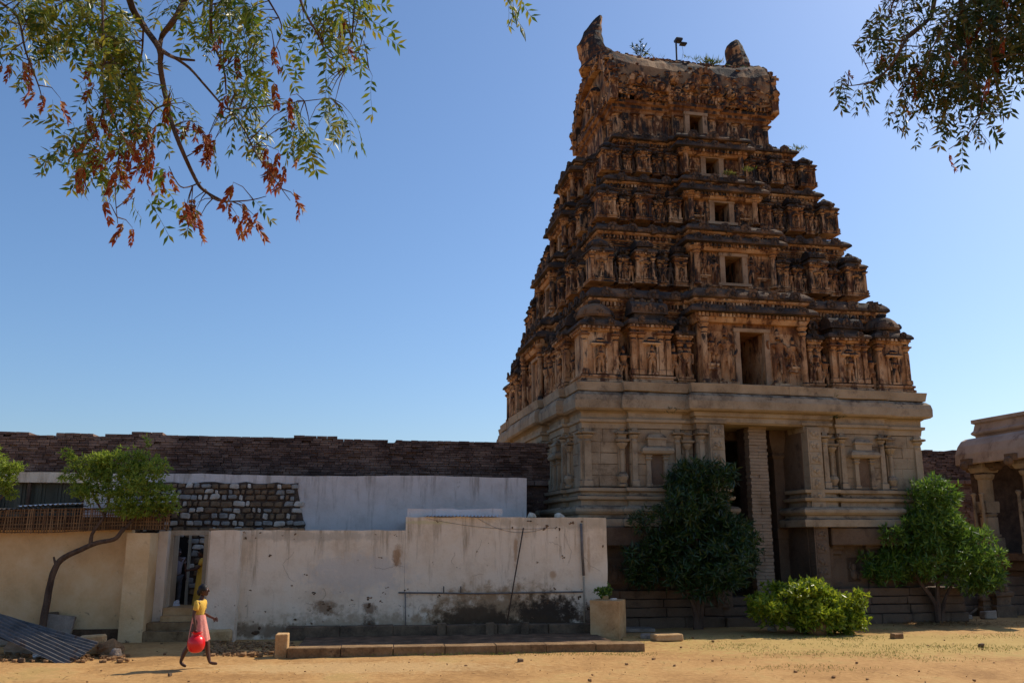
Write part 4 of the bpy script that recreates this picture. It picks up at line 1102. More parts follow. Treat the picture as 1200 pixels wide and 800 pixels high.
# ------------------------------------------------------------------ whitewashed buildings on the left
w0 = gp(712, 742); w1 = gp(280, 748)
WANG = math.atan2(w0.y - w1.y, w0.x - w1.x)
WF = Frame(w0, WANG)
def panel(x0, x1, y0, y1, z0, top, step=.22, amp=.018, tamp=.02, seed=0.0):
    """thick plastered wall: hand-trowelled front face, uneven top; top is a height or a function of x"""
    mb = MB(); tf = top if callable(top) else (lambda x: top)
    nx = max(2, int((x1 - x0) / step)); nz = max(2, int((tf((x0 + x1) / 2) - z0) / step))
    for iy, y in enumerate((y0, y1)):
        for ix in range(nx + 1):
            x = x0 + (x1 - x0) * ix / nx
            t = tf(x) + tamp * noise.noise((x * 2.3, seed, 1)) + tamp * .6 * noise.noise((x * 7, seed, 2))
            for iz in range(nz + 1):
                z = z0 + (t - z0) * iz / nz
                d = amp * (noise.noise((x * .9, z * .9, seed)) + .5 * noise.noise((x * 3, z * 3, seed + 4)))
                e = amp * noise.noise((z * 1.5, seed, x)) if ix in (0, nx) else 0
                mb.v.append((x + e, y + (d if iy == 0 else -d), z))
    a = lambda ix, iz, iy: iy * (nx + 1) * (nz + 1) + ix * (nz + 1) + iz
    F = []
    for ix in range(nx):
        for iz in range(nz):
            F.append((a(ix, iz, 0), a(ix + 1, iz, 0), a(ix + 1, iz + 1, 0), a(ix, iz + 1, 0)))
            F.append((a(ix, iz, 1), a(ix, iz + 1, 1), a(ix + 1, iz + 1, 1), a(ix + 1, iz, 1)))
        F.append((a(ix, nz, 0), a(ix + 1, nz, 0), a(ix + 1, nz, 1), a(ix, nz, 1)))
        F.append((a(ix, 0, 1), a(ix + 1, 0, 1), a(ix + 1, 0, 0), a(ix, 0, 0)))
    for iz in range(nz):
        F.append((a(0, iz, 1), a(0, iz, 0), a(0, iz + 1, 0), a(0, iz + 1, 1)))
        F.append((a(nx, iz, 0), a(nx, iz, 1), a(nx, iz + 1, 1), a(nx, iz + 1, 0)))
    mb.f = F; mb.m = [0] * len(F)
    return mb
def wz(px, py, n=0.0): return WF.Z(px, py, n)
def wx(px, n=0.0, py=680): return WF.loc(px, py, n)[0]
def wp(px, py, n=0.0):
    x, z = WF.loc(px, py, n); return tuple(WF.w(x, n, z))
RUST, DAMP, DARKD = (.36, .17, .055), (.075, .045, .024), (.035, .024, .016)
M['whitewash_front'] = mat('stained_whitewash', [(0.25, (0.64, 0.48, 0.32)), (0.5, (0.80, 0.645, 0.465)), (0.7, (0.83, 0.69, 0.52))], 1.6, 0.85, 0.35, 18, fine=0.22,
    stain=((0.42, 0.31, 0.20), 2.4, 0.555, 0.78, 0, (1.2, 2.7, 0.10), (2, 2, .2)), stain2=((0.20, 0.125, 0.07), 6.0, 0.67, 0.75, 0, (1.3, 0.0, 0.10)),
    blobs=[(wp(450, 742), (5.6, 1.5, .62), (.40, .28, .17), .8), (wp(590, 718), (2.5, 2.0, .85), (.34, .21, .105), .9), (wp(640, 720), (1.2, 1.0, .62), DARKD, .95), (wp(560, 724), (1.2, 1, .45), DAMP, .9), (wp(600, 735), (2.3, 1, .42), DAMP, .92), (wp(690, 612), (3.6, 1, .22), (.42, .33, .22), .6), (wp(360, 628), (3.0, 1, .16), (.45, .37, .27), .6), (wp(420, 672), (1.6, 1, .6), (.60, .52, .43), .7),
           (wp(465, 652), (.14, .3, .38), RUST, .75), (wp(604, 645), (.07, .3, .4), RUST, .6), (wp(648, 674), (.12, .3, .14), RUST, .6), (wp(382, 712), (.42, .4, .22), (.20, .11, .05), .8),
           (wp(433, 733), (.25, .4, .25), DAMP, .85), (wp(432, 712), (.22, .3, .18), (.18, .1, .05), .8), (wp(310, 738), (1.2, .5, .2), (.2, .13, .075), .75), (wp(690, 725), (.35, .4, .5), (.16, .1, .06), .8),
           (wp(690, 650), (.06, .3, .6), RUST, .4), (wp(500, 612), (.8, .3, .06), (.62, .55, .25), .5)])
house = thing('whitewashed_house', 'low whitewashed flat roofed building with a long stained blank front wall', 'building', WF.w(0, 0), WANG)
xa, xm, xb = wx(279), wx(474), wx(712)
zt_l, zt_r = wz(380, 621), wz(600, 606)
panel(xa, xm - .004, 0, .3, -.1, zt_l, seed=1).build('front_wall', M['whitewash_front'], house, smooth=False)
panel(xm, xb, 0, .35, -.1, zt_r, seed=1, tamp=.035).build('front_wall', M['whitewash_front'], house)
panel(xb - .30, xb + .012, .36, 3.0, -.1, zt_r - .03, seed=2).build('side_wall', M['whitewash'], house)
mb = panel(xm + .05, xb - .02, .352, 3.0, zt_r - .24, zt_r - .04, seed=3, amp=.01); mb.build('flat_roof', M['dark_brick'], house)
mb = panel(wx(476), wx(591), .40, .72, zt_r - .05, wz(530, 596, .4), seed=4, tamp=.03); mb.build('roof_kerb', M['whitewash_blue'], house)
# thin rain sheet lying along the roof edge in front of the kerb
def corrugated(x0, x1, y0, y1, zf, wave, amp, along='x', nseg=10, thick=.004):
    """corrugated sheet: waves repeat along one axis; zf(x, y) gives the height"""
    mb = MB()
    if along == 'x':
        nw = int((x1 - x0) / wave * 6); us = [x0 + (x1 - x0) * i / nw for i in range(nw + 1)]; vs_ = [y0 + (y1 - y0) * i / nseg for i in range(nseg + 1)]
    else:
        nw = int((y1 - y0) / wave * 6); us = [y0 + (y1 - y0) * i / nw for i in range(nw + 1)]; vs_ = [x0 + (x1 - x0) * i / nseg for i in range(nseg + 1)]
    for side in (0, 1):
        for u in us:
            for v in vs_:
                x, y = (u, v) if along == 'x' else (v, u)
                mb.v.append((x, y, zf(x, y) + amp * math.sin(2 * math.pi * u / wave) + side * thick))
    n = len(vs_); m_ = len(us); F = []
    for i in range(m_ - 1):
        for j in range(n - 1):
            q = (i * n + j, (i + 1) * n + j, (i + 1) * n + j + 1, i * n + j + 1)
            F.append(q); F.append(tuple(m_ * n + k for k in reversed(q)))
    for i in range(m_ - 1):
        for j in (0, n - 1): F.append((i * n + j, (i + 1) * n + j, m_ * n + (i + 1) * n + j, m_ * n + i * n + j))
    for j in range(n - 1):
        for i in (0, m_ - 1): F.append((i * n + j, i * n + j + 1, m_ * n + i * n + j + 1, m_ * n + i * n + j))
    mb.f = F; mb.m = [0] * len(F)
    return mb
corrugated(wx(497), wx(585), -.12, .38, lambda x, y: zt_r + .03 + .04 * (y + .1), .09, .012, nseg=3).build('rain_sheet', M['sheet_white'], house)
# pipes fixed to the wall
def pipe(name, pts, r, m, parent, n=8): 
    mb = MB(); mb.tube(pts, r, n); return mb.build(name, m, parent, smooth=True)
def wl(px, py, n=0.0):
    x, z = WF.loc(px, py, n); return (x, n, z)
pipe('drain_pipe', [wl(681, 613, -.06), wl(682, 640, -.06), wl(684, 674, -.06)], .035, M['pipe'], house)
pipe('drain_pipe', [wl(684, 675, -.05), wl(685, 735, -.05)], .022, M['wood'], house)
pipe('water_pipe', [wl(467, 694, -.05), wl(560, 695, -.05), wl(683, 693, -.05)], .02, M['pipe'], house)
pipe('water_pipe', [wl(475, 695, -.045), wl(475, 742, -.045)], .014, M['pipe'], house)
for px in (540, 520): pipe('tap', [wl(px, 694, -.06), wl(px, 688, -.07), wl(px, 687, -.12)], .016, M['pipe'], house)
pole = pipe('leaning_rod', [(wx(613), -.09, wz(613, 618, -.09)), (wx(600), -.14, wz(600, 690, -.14)), (wx(592), -.3, .26)], .018, M['dark_wood'], None)
pole.matrix_world = Matrix.Translation(WF.w(0, 0)) @ Matrix.Rotation(WANG, 4, 'Z')
tag(pole, 'thin dark rod leaning slantwise against the long white wall', 'rod')
for (a, b, c, dz) in ((560, 600, 640, .22), (500, 560, 650, .12)):
    pa, pb = wl(a, 607, -.01), wl(c, 618, -.01)
    pts = [(pa[0] + (pb[0] - pa[0]) * t / 10, -.012, pa[2] + (pb[2] - pa[2]) * t / 10 - dz * 4 * (t / 10) * (1 - t / 10)) for t in range(11)]
    pipe('loose_wire', pts, .004, M['pipe'], house, 4)
# chips and putlog holes in the plaster: plugs proud of the face, pit shade put into their colour
mb = MB()
for (px, py, r) in [(368, 695, .035), (380, 706, .03), (433, 700, .04), (432, 709, .05), (385, 712, .05), (436, 732, .09), (300, 739, .08), (333, 741, .05), (680, 700, .05), (690, 712, .04), (660, 652, .03), (706, 640, .03), (600, 617, .04), (640, 617, .05), (655, 620, .03), (670, 612, .04), (317, 650, .03), (342, 686, .02), (640, 705, .05), (655, 708, .06), (650, 690, .03)]:
    p = wl(px, py, -.004)
    for q in range(4): mb.ball((p[0] + random.uniform(-r, r), -.002, p[2] + random.uniform(-r, r)), (r * random.uniform(.4, .9), .014, r * random.uniform(.3, .7)), 7, 5, .4, 3, q + px)
rr = random.Random(77)
for q in range(150):
    px = rr.uniform(285, 705); py = rr.choice((rr.uniform(690, 740), rr.uniform(690, 740), rr.uniform(625, 740), rr.uniform(608, 622) if px > 480 else rr.uniform(622, 632))); p = wl(px, py, -.004); r = .004 + .026 * rr.random() ** 3
    for k_ in range(3): mb.ball((p[0] + rr.uniform(-r, r) * 1.5, -.002, p[2] + rr.uniform(-r, r)), (r * rr.uniform(.4, 1.1), .010, r * rr.uniform(.3, .8)), 6, 4, .4, 3, q + px)
tag(mb.build('broken_plaster', M['soot'], house), kind='stuff')
mb = MB()
for q in range(11):
    px = rr.uniform(300, 700); py = rr.uniform(625, 690); p = Vector(wl(px, py, -.012)); pts = [p]; a = rr.choice((-1.57, -1.2, -1.9, .1, -.3))
    for k_ in range(rr.randrange(5, 14)):
        a += rr.gauss(0, .45); p = p + Vector((math.cos(a), 0, math.sin(a))) * rr.uniform(.04, .10); pts.append(p)
    mb.tube(pts, [.0022] * (len(pts) - 1) + [.001], 4)
tag(mb.build('plaster_cracks', M['soot'], house), kind='stuff')
# pebbly white lumps on the roof edge
for px in (623, 655):
    l = wl(px, 603, .9); mb = MB(); mb.ball((0, 0, .07), (.13, .12, .13), 10, 7, .3, 2, px); o = mb.build('plaster_lump', M['whitewash'], None, WF.w(l[0], .9, zt_r - .05))
    tag(o, 'larger white rounded lump on the flat roof near its right end' if px == 655 else 'smaller white lump on the flat roof behind the kerb end', 'stone')

# gateway: pillars, steps, door frame
gate = thing('gateway', 'whitewashed gateway with two square pillars, worn steps and a grey wooden door frame', 'gateway', WF.w(0, 0), WANG)
PN = -.42
gx0, gx1 = wx(144, PN), wx(172, PN)
gx2, gx3 = wx(243, PN), wx(278, PN)
gz = wz(160, 624, PN)
panel(gx0, gx1, PN, .9, -.1, gz, .14, .012, .03, 11).build('gate_pillar', M['cream'], gate)
panel(gx2, gx3, PN, .9, -.1, wz(260, 621, PN), .14, .012, .02, 12).build('gate_pillar', M['whitewash'], gate)
panel(gx1 + .003, wx(193, .35), .35, .9, .0, wz(185, 622, .35), .14, .01, .02, 13).build('gate_jamb', M['whitewash'], gate)
DN = .62
dx0, dx1 = wx(193, DN), wx(241, DN)
dz0, dz1 = wz(215, 712, DN), wz(215, 622, DN)
for (a, b) in ((dx0, dx0 + .10), (dx1 - .10, dx1)):
    mb = MB(); mb.box(a, b, DN, DN + .12, dz0, dz1 - .1); mb.jitter(.006, 3); mb.build('door_post', M['wood'], gate)
mb = MB(); mb.box(dx0 - .04, dx1 + .04, DN - .01, DN + .13, dz1 - .098, dz1 + .02); mb.jitter(.008, 3); mb.build('door_lintel', M['wood'], gate)
mb = MB(); mb.box(dx0 + .101, dx0 + .14, DN + .02, DN + .62, dz0 + .03, dz1 - .1); mb.build('open_door_leaf', M['wood'], gate)
mb = MB(); mb.box(dx1 + .003, gx2 + .1, DN - .05, .9, .0, dz1 + .02); mb.build('gate_jamb', M['whitewash'], gate)
steps = [(752.6, 739.6, -.40), (739.6, 729, -.12), (729, 721.5, .12), (721.5, 712, .36)]
zprev = -.05
for k, (pb_, pt_, n) in enumerate(steps):
    zt = wz(205, pt_, n)
    xl, xr = gx1 + .004, gx2 - .004
    if k > 1: xl = wx(193, .35) + .01
    mb = panel(xl, xr, n, .92 if k < 3 else 1.5, zprev if k else -.1, zt, .2, .015, .012, 20 + k); mb.build('step', M['ledge_stone'] if k < 2 else M['orange_stone'], gate)
    zprev = zt - .0
mb = MB(); mb.box(gx1 + .3, gx2 - .004, .93, 1.55, 0, zprev - .01); mb.build('landing', M['orange_stone'], gate)
mb = MB(); mb.stone((0, 0, .12), (.62, .3, .3), None, .15, .3)
o = mb.build('foot_stone', M['orange_stone'], None, WF.w((gx2 + gx3) / 2, PN - .06), WANG); tag(o, 'squat stone block at the foot of the right gate pillar', 'stone')

# cream boundary wall left of the gate
cw = thing('boundary_wall', 'cream plastered boundary wall under the bamboo awning left of the gate', 'wall', WF.w(0, 0), WANG)
panel(wx(-160), gx0 - .004, .0, .3, -.1, wz(70, 612), seed=6, tamp=.03).build('wall_face', M['cream'], cw)
mb = MB(); mb.box(wx(88), gx0 - .01, -.10, -.002, -.05, wz(110, 737, -.1)); mb.jitter(.02, 2); mb.build('wall_foot', M['soot'], cw)

# rear house with exposed rubble masonry
RN = 3.0
rear = thing('rear_house', 'taller bluish white house with a patch of exposed rubble masonry behind the gate', 'house', WF.w(0, 0), WANG)
rx0, rxo, rxr = wx(-140, RN, 600), wx(97, RN, 600), wx(617, RN, 590)
rzt = wz(500, 558, RN)
def rtop(x): return rzt + .02 * math.sin(x)
panel(rxo, rxr, RN, RN + .3, 0, rtop, .3, .015, .025, 31).build('house_wall', M['whitewash_blue'], rear)
panel(rxr - .3, rxr + .01, RN + .302, CWY + 2.4, 0, rzt - .03, .3, .01, .02, 33).build('house_side', M['whitewash_blue'], rear)
mb = MB(); mb.box(rx0, rxr - .32, RN + .31, RN + 2.0, rzt - .2, rzt - .06); mb.build('house_roof', M['dark_brick'], rear)
# porch opening at the left with olive screen and posts, whitewashed beam above
bz0, bz1 = wz(50, 565, RN), wz(50, 553, RN)
panel(rx0, rxo - .004, RN - .02, RN + .3, bz0, bz1, .3, .012, .02, 34).build('porch_beam', M['whitewash'], rear)
mb = MB()
nn = 60
for i in range(nn):
    a = rx0 + (rxo - rx0) * i / nn; b = rx0 + (rxo - rx0) * (i + 1) / nn
    mb.box(a, b - .004, RN + .22 + .03 * math.sin(i * 1.1), RN + .26 + .03 * math.sin(i * 1.1), .5, bz0 - .01)
mb.build('olive_screen', M['curtain'], rear)
for px in (32, 96, -40): 
    x = wx(px, RN, 580); mb = MB(); mb.box(x - .04, x + .04, RN + .05, RN + .13, 0, bz0 - .002); mb.build('porch_post', M['dark_wood'], rear)
# rubble patch: mortar bed, then every stone
def patch(x): pass
rzA, rzB = wz(270, 565, RN), wz(270, 623, RN)
edge = [wl(150, 566, RN), wl(343, 565, RN), wl(346, 580, RN), wl(352, 590, RN), wl(356, 622, RN)]
mb = MB()
xL, xR = wx(150, RN, 600), wx(347, RN, 600)
ol = [(xL, 0.3)]; ol = [(xL, rzA)]
for k in range(1, 16): ol.append((xL + (xR - xL) * k / 16, rzA + random.uniform(-.05, .03)))
def redge(z): return xR + .24 * min(1, max(0, (rzA - z) / 1.1)) ** 1.3
for k in range(26): ol.append((redge(rzA - (rzA - .3) * k / 25) + random.uniform(-.06, .05), rzA - (rzA - .3) * k / 25))
ol.append((xL, .3))
vs = [(x, RN - .04, z) for x, z in ol] + [(x, RN - .003, z) for x, z in ol]; n = len(ol)
mb.add(vs, [tuple(range(n - 1, -1, -1)), tuple(range(n, 2 * n))] + [(i, (i + 1) % n, n + (i + 1) % n, n + i) for i in range(n)])
mb.build('mortar_bed', M['mortar'], rear)
variants = []
for m_ in ('rub_white', 'rub_grey', 'rub_brown'):
    for q in range(4):
        mb = MB(); mb.stone((0, 0, 0), (1, 1, 1), None, .22, .3); variants.append((m_, mb.mesh('rubble_stone', M[m_])))
ws = {m_: [v for a, v in variants if a == m_] for m_ in ('rub_white', 'rub_grey', 'rub_brown')}
z = rzA - .10; row = 0
ddl, ddr = wx(198, RN), wx(219, RN)
while z > .9:
    x = xL + random.uniform(0, .15)
    rowh = random.uniform(.15, .19)
    while x < redge(z) - .16:
        w = random.choice((.12, .15, .18, .22, .26, .30)) * random.uniform(.9, 1.15)
        vis = z > rzB - .25 or (wx(216, RN) < x < wx(250, RN))
        if vis and not (z < 2.35 and ddl - .05 < x + w / 2 < ddr + .05):
            up = (z - .9) / 3
            m_ = random.choices(('rub_white', 'rub_grey', 'rub_brown'), (.30, .26, .44))[0]
            put('rubble_stone', random.choice(ws[m_]), rear, (x + w / 2, RN - .05, z + random.uniform(-.015, .015)), 0, (w - .03, .10, (rowh - .035) * random.uniform(.8, 1.0))).rotation_euler = (0, R(random.uniform(-5, 5)), 0)
        x += w + random.uniform(.0, .05)
    z -= rowh; row += 1
# rear house doorway: a black panel puts its shaded inside into colour
mb = MB(); mb.box(ddl, ddr, RN - .06, RN - .04, .55, 2.4); mb.build('doorway_shade_panel', M['hair'], rear)
for x in (ddl - .03, ddr + .03): mb = MB(); mb.box(x - .035, x + .035, RN - .12, RN - .03, .55, 2.45); mb.build('door_post', M['wood'], rear)
mb = MB(); mb.box(wx(150, 1.2), wx(290, 1.2), 1.56, RN, 0, .56); mb.build('courtyard_floor', M['orange_stone'], rear)
mb = MB()
for k in range(22):
    px = random.uniform(245, 350); x = wx(px, .15); 
    mb.stone((x, .15, zt_l + random.uniform(.0, .03)), (random.uniform(.12, .35), random.uniform(.1, .2), random.uniform(.03, .08)), None, .2)
tag(mb.build('coping_rubble', M['rub_brown'], rear), kind='stuff')

# ------------------------------------------------------------------ awning: metal sheets over a bamboo lattice screen
aw = thing('awning', 'sagging awning of rusty metal sheets with a bamboo lattice screen hanging over the cream wall', 'awning', WF.w(0, 0), WANG)
AN = -.25
za, zb_ = wz(0, 600, AN), wz(170, 593, AN)
ax0, ax1 = wx(-150, AN, 600), wx(172, AN, 600)
def awz(x, y): return za + (zb_ - za) * (x - ax0) / (ax1 - ax0) + .02 * math.sin(x * 1.3) + (y - AN) * .05
corrugated(ax0, wx(60, AN, 600), AN - .1, 2.4, lambda x, y: awz(x, y), .11, .015).build('roof_sheet', M['sheet'], aw)
corrugated(wx(20, AN, 600), wx(178, AN, 600), AN - .02, 2.5, lambda x, y: awz(x, y) + .05 + .07 * (x - wx(20, AN, 600)) / 3, .11, .015).build('roof_sheet', M['sheet_white'], aw)
mb = MB(); mb.tube([(ax0, AN - .05, za - .05), (wx(172, AN, 600), AN - .05, zb_ - .04)], .025, 6); mb.build('awning_pole', M['dark_wood'], aw)
sx0, sx1 = ax0, wx(200, AN - .1, 610)
def slo(x):    # lower edge of the screen
    t = (x - wx(0, AN, 620)) / (sx1 - wx(0, AN, 620)); return wz(20, 628, AN) + .07 + max(0, t) * .10 + .02 * math.sin(x * 2)
def shi(x): return awz(x, AN) - .03
mb = MB(); x = sx0
while x < sx1:
    lean = random.uniform(-.03, .03) + (.10 if x < wx(8, AN, 600) else 0)
    mb.obox((x + lean / 2, AN - .12 + random.uniform(-.006, .006), (slo(x) + shi(x)) / 2), (random.uniform(.018, .028), .008, shi(x) - slo(x) + random.uniform(-.02, .03)), Matrix.Rotation(lean, 3, 'Y'))
    x += .058
for f in (.02, .2, .36, .52, .68, .84, .98):
    pts = []
    for i in range(31):
        xx = sx0 + (sx1 - sx0) * i / 30; pts.append((xx, AN - .108, slo(xx) + (shi(xx) - slo(xx)) * f + random.uniform(-.006, .006)))
    mb.tube(pts, .012, 4)
tag(mb.build('bamboo_lattice', M['bamboo'], aw), kind='stuff')
mb = MB(); mb.box(sx0, wx(185, AN), AN + .12, AN + .16, wz(60, 626, AN) + .1, za - .08); mb.jitter(.03, 2); mb.build('lattice_backing', M['dark_wood'], aw)  # dark board close behind the lattice

# ------------------------------------------------------------------ ledge, trough and blocks in front of the long wall
def on_w(px, py, z=0.0): return WF.inv(gp(px, py, z))
L0 = on_w(336, 769); L1 = on_w(756, 762)
lf = (L0[1] + L1[1]) / 2
ledge = thing('stone_ledge', 'long low washing ledge of cut stone slabs running along the foot of the white wall', 'ledge', WF.w(0, 0), WANG)
nl = 7; lw = (L1[0] - L0[0]) / nl
for k in range(nl):
    mb = MB(); y0 = L0[1] + (L1[1] - L0[1]) * k / nl
    mb.stone((L0[0] + lw * (k + .5), y0 + .22, .035), (lw - .012, .44, .24 + random.uniform(-.008, .008)), Matrix.Rotation(random.uniform(-.004, .004), 3, 'Y'), .05, .07)
    mb.build('ledge_slab', M['ledge_stone'], ledge)
mb = MB(); mb.box(L0[0] + .1, wx(690), lf + .46, -.36, -.05, .07); mb.jitter(.02, 2); mb.build('trough_floor', M['soot'], ledge)
kx0, kx1 = wx(338, -.3), wx(700, -.3); nk = 6
for k in range(nk):
    mb = MB(); w = (kx1 - kx0) / nk; mb.stone((kx0 + w * (k + .5), -.2, .1), (w - .01, .36, .36 + random.uniform(-.02, .02)), None, .05, .08); mb.build('back_kerb', M['wet_stone'], ledge)
for k in range(3):
    px = (517, 572, 612)[k]; mb = MB(); mb.stone((wx(px), -.42, .17), (.20, .10, .34), None, .15, .2); mb.build('trough_divider', M['wet_stone'], ledge)
e = on_w(329, 768); mb = MB(); mb.stone((0, .16, .17), (.24, .40, .50), None, .06, .1)
o = mb.build('end_post', M['orange_stone'], None, WF.w(e[0], e[1]), WANG); tag(o, 'short square stone post at the left end of the washing ledge', 'post')
b = gp(716, 748); mb = MB()
ped = panel(-.36, .36, -.36, .36, -.05, wz(715, 702, -.5), .1, .012, .01, 51); o = ped.build('stone_pedestal', M['orange_stone'], None, b + Vector((0, .55, 0)), WANG + R(-28))
tag(o, 'square plastered pedestal at the right end of the white wall', 'pedestal')
ped_top = wz(715, 702, -.5); ped_c = b + Vector((0, .55, 0))

# ------------------------------------------------------------------ foliage helpers
def rnd_dir(rr):
    while True:
        v = Vector((rr.uniform(-1, 1), rr.uniform(-1, 1), rr.uniform(-1, 1)))
        if .05 < v.length < 1: return v.normalized()
def leaf_face(mb, p, d, n, L, W, fold=.18):
    """pointed leaf: two faces folded along the midrib"""
    s = d.cross(n)
    if s.length < 1e-4: return
    s.normalize(); n2 = s.cross(d)
    a = p; t = p + d * L; m1 = p + d * (L * .42) + s * (W * .5) + n2 * (W * fold); m2 = p + d * (L * .42) - s * (W * .5) + n2 * (W * fold)
    b = len(mb.v); mb.v.extend([tuple(a), tuple(m1), tuple(t), tuple(m2)]); mb.f.append((b, b + 1, b + 2)); mb.f.append((b, b + 2, b + 3)); mb.m.extend([mb.cm, mb.cm])
def clumps(blobs, seed, n=9, k=.42):
    """break each big ellipsoid into leafy clumps sitting round it"""
    rr = random.Random(seed + 100); out = []
    for c, r in blobs:
        out.append((c, tuple(q * .72 for q in r)))
        for _ in range(n):
            d = rnd_dir(rr); s = rr.uniform(.6, .98); e = k * rr.uniform(.55, 1.15)
            out.append(((c[0] + d.x * r[0] * s, c[1] + d.y * r[1] * s, c[2] + d.z * r[2] * s), (r[0] * e, r[1] * e, r[2] * e * .85)))
    return out
def crown_mesh(blobs, nwh, leaves, L, W, seed, shell=.55, upbias=.35, spread=1.0):
    """whorls of leaves scattered through overlapping ellipsoids (centre, radii)"""
    rr = random.Random(seed); mb = MB()
    vol = [(b[1][0] * b[1][1] * b[1][2]) ** .75 for b in blobs]; tot = sum(vol)
    for (c, r), v in zip(blobs, vol):
        c = Vector(c)
        for _ in range(int(nwh * v / tot) + 1):
            d = rnd_dir(rr); q = shell + (1 - shell) * rr.random() ** .6
            nn_ = noise.noise(d * 3.2 + Vector((seed, c.x, c.y))) + .6 * noise.noise(d * 7.5 + Vector((seed + 9, c.x, c.y)))
            if nn_ < -.25 and q > .8: continue
            lump = 1 + .34 * nn_
            p = c + Vector((d.x * r[0], d.y * r[1], d.z * r[2])) * q * lump
            ax = (d + Vector((0, 0, upbias)) + rnd_dir(rr) * .5).normalized()
            for k in range(leaves):
                dd = (ax * rr.uniform(.2, .9) + rnd_dir(rr) * spread).normalized()
                leaf_face(mb, p + rnd_dir(rr) * L * .15, dd, rnd_dir(rr), L * rr.uniform(.7, 1.2), W * rr.uniform(.8, 1.2))
    return mb
def crv(pts, sub=4):
    pts = [Vector(p) for p in pts]; P = []
    for i in range(len(pts) - 1):
        a = pts[max(i - 1, 0)]; b = pts[i]; c = pts[i + 1]; d = pts[min(i + 2, len(pts) - 1)]
        for k in range(sub):
            t = k / sub
            P.append(.5 * ((2 * b) + (c - a) * t + (2 * a - 5 * b + 4 * c - d) * t * t + (3 * b - a - 3 * c + d) * t ** 3))
    return P + [pts[-1]]
def limb(mb, pts, r0, r1, n=7, sub=4, wob=0.0):
    P = crv(pts, sub)
    if wob: P = [p + Vector(noise.noise_vector(p * 3)) * wob for p in P]
    mb.tube(P, [r0 + (r1 - r0) * i / (len(P) - 1) for i in range(len(P))], n)

# ---- dense shrub-like trees in front of the tower
def shrub_tree(label, base, blobs, stems, leafm, nwh, leaves, L, W, seed, name='small_tree', cat='tree', upb=.35, sm='bark'):
    t = thing(name, label, cat, base)
    mb = MB()
    for pts, r0, r1 in stems: limb(mb, pts, r0, r1, 7, 4, .03)
    mb.build('trunk', M[sm], t)
    crown_mesh(clumps(blobs, seed), nwh, leaves, L, W, seed, .4, upb).build('crown', leafm, t)
    return t
b1 = gp(816, 736)
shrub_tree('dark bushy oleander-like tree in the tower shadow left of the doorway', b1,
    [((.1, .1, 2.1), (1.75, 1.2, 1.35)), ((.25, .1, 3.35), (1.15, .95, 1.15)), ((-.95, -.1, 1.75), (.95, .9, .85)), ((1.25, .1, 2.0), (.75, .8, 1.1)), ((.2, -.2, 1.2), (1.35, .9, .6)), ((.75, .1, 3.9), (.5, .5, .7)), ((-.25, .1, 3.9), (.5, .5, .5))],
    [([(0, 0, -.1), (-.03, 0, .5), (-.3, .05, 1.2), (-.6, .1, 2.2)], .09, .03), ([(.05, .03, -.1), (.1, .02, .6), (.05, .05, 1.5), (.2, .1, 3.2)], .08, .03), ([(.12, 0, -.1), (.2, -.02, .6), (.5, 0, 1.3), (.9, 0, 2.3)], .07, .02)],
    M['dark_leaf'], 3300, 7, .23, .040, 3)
b2 = gp(1102, 729)
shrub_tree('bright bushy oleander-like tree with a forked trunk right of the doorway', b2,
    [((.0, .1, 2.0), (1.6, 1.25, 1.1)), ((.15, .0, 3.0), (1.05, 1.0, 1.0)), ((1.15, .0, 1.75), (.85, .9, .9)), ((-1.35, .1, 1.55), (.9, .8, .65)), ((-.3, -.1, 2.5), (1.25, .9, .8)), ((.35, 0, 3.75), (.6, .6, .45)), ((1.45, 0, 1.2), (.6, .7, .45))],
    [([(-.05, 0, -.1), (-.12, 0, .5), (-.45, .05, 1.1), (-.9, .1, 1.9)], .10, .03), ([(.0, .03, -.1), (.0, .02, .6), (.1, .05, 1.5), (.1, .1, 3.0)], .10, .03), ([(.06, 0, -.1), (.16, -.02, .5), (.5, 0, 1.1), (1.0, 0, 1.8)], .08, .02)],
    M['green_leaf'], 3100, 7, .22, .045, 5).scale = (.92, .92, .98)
b3 = gp(945, 741)
shrub_tree('low rounded bright green bush in sunlight before the tower doorway', b3,
    [((-.1, .2, .72), (1.25, .8, .62)), ((-.9, .1, .55), (.65, .6, .5)), ((.9, .15, .62), (.7, .65, .55)), ((.1, .1, 1.05), (.8, .55, .38)), ((.3, -.2, .5), (1.0, .5, .42)), ((1.0, -.25, .25), (.5, .35, .28))],
    [([(0, 0, -.1), (-.1, .1, .3), (-.5, .1, .8)], .04, .015), ([(.05, 0, -.1), (.2, .1, .3), (.6, .1, .8)], .04, .015), ([(0, .1, -.1), (0, .1, .4), (.1, .1, 1.0)], .04, .015)],
    M['bush_leaf'], 1900, 6, .155, .068, 8, 'bush', 'bush', .7)
p = gp(955, 741); mb = MB(); mb.ball((0, 0, .17), (.26, .2, .25), 14, 10, .3, 1.6, 4)
o = mb.build('boulder', M['rock_brown'], None, p - Vector((0, .28, 0)), smooth=True); tag(o, 'brown boulder lying against the front of the bright green bush', 'boulder')
p = gp(905, 738); mb = MB(); mb.ball((0, 0, .03), (.14, .1, .08), 9, 6, .4, 2, 9); tag(mb.build('rock', M['rock'], None, p), 'small pale stone at the left foot of the bright bush', 'rock')
# dry fallen leaves under the right tree
mb = MB(); rr = random.Random(4)
for i in range(900):
    q = b2 + Vector((rr.gauss(-.2, 1.0), rr.gauss(-.2, .6), .015))
    leaf_face(mb, q, Vector((rr.uniform(-1, 1), rr.uniform(-1, 1), rr.uniform(-.1, .25))).normalized(), Vector((0, 0, 1)), .13, .03)
tag(mb.build('leaf_litter', M['dead_leaf']), kind='stuff')

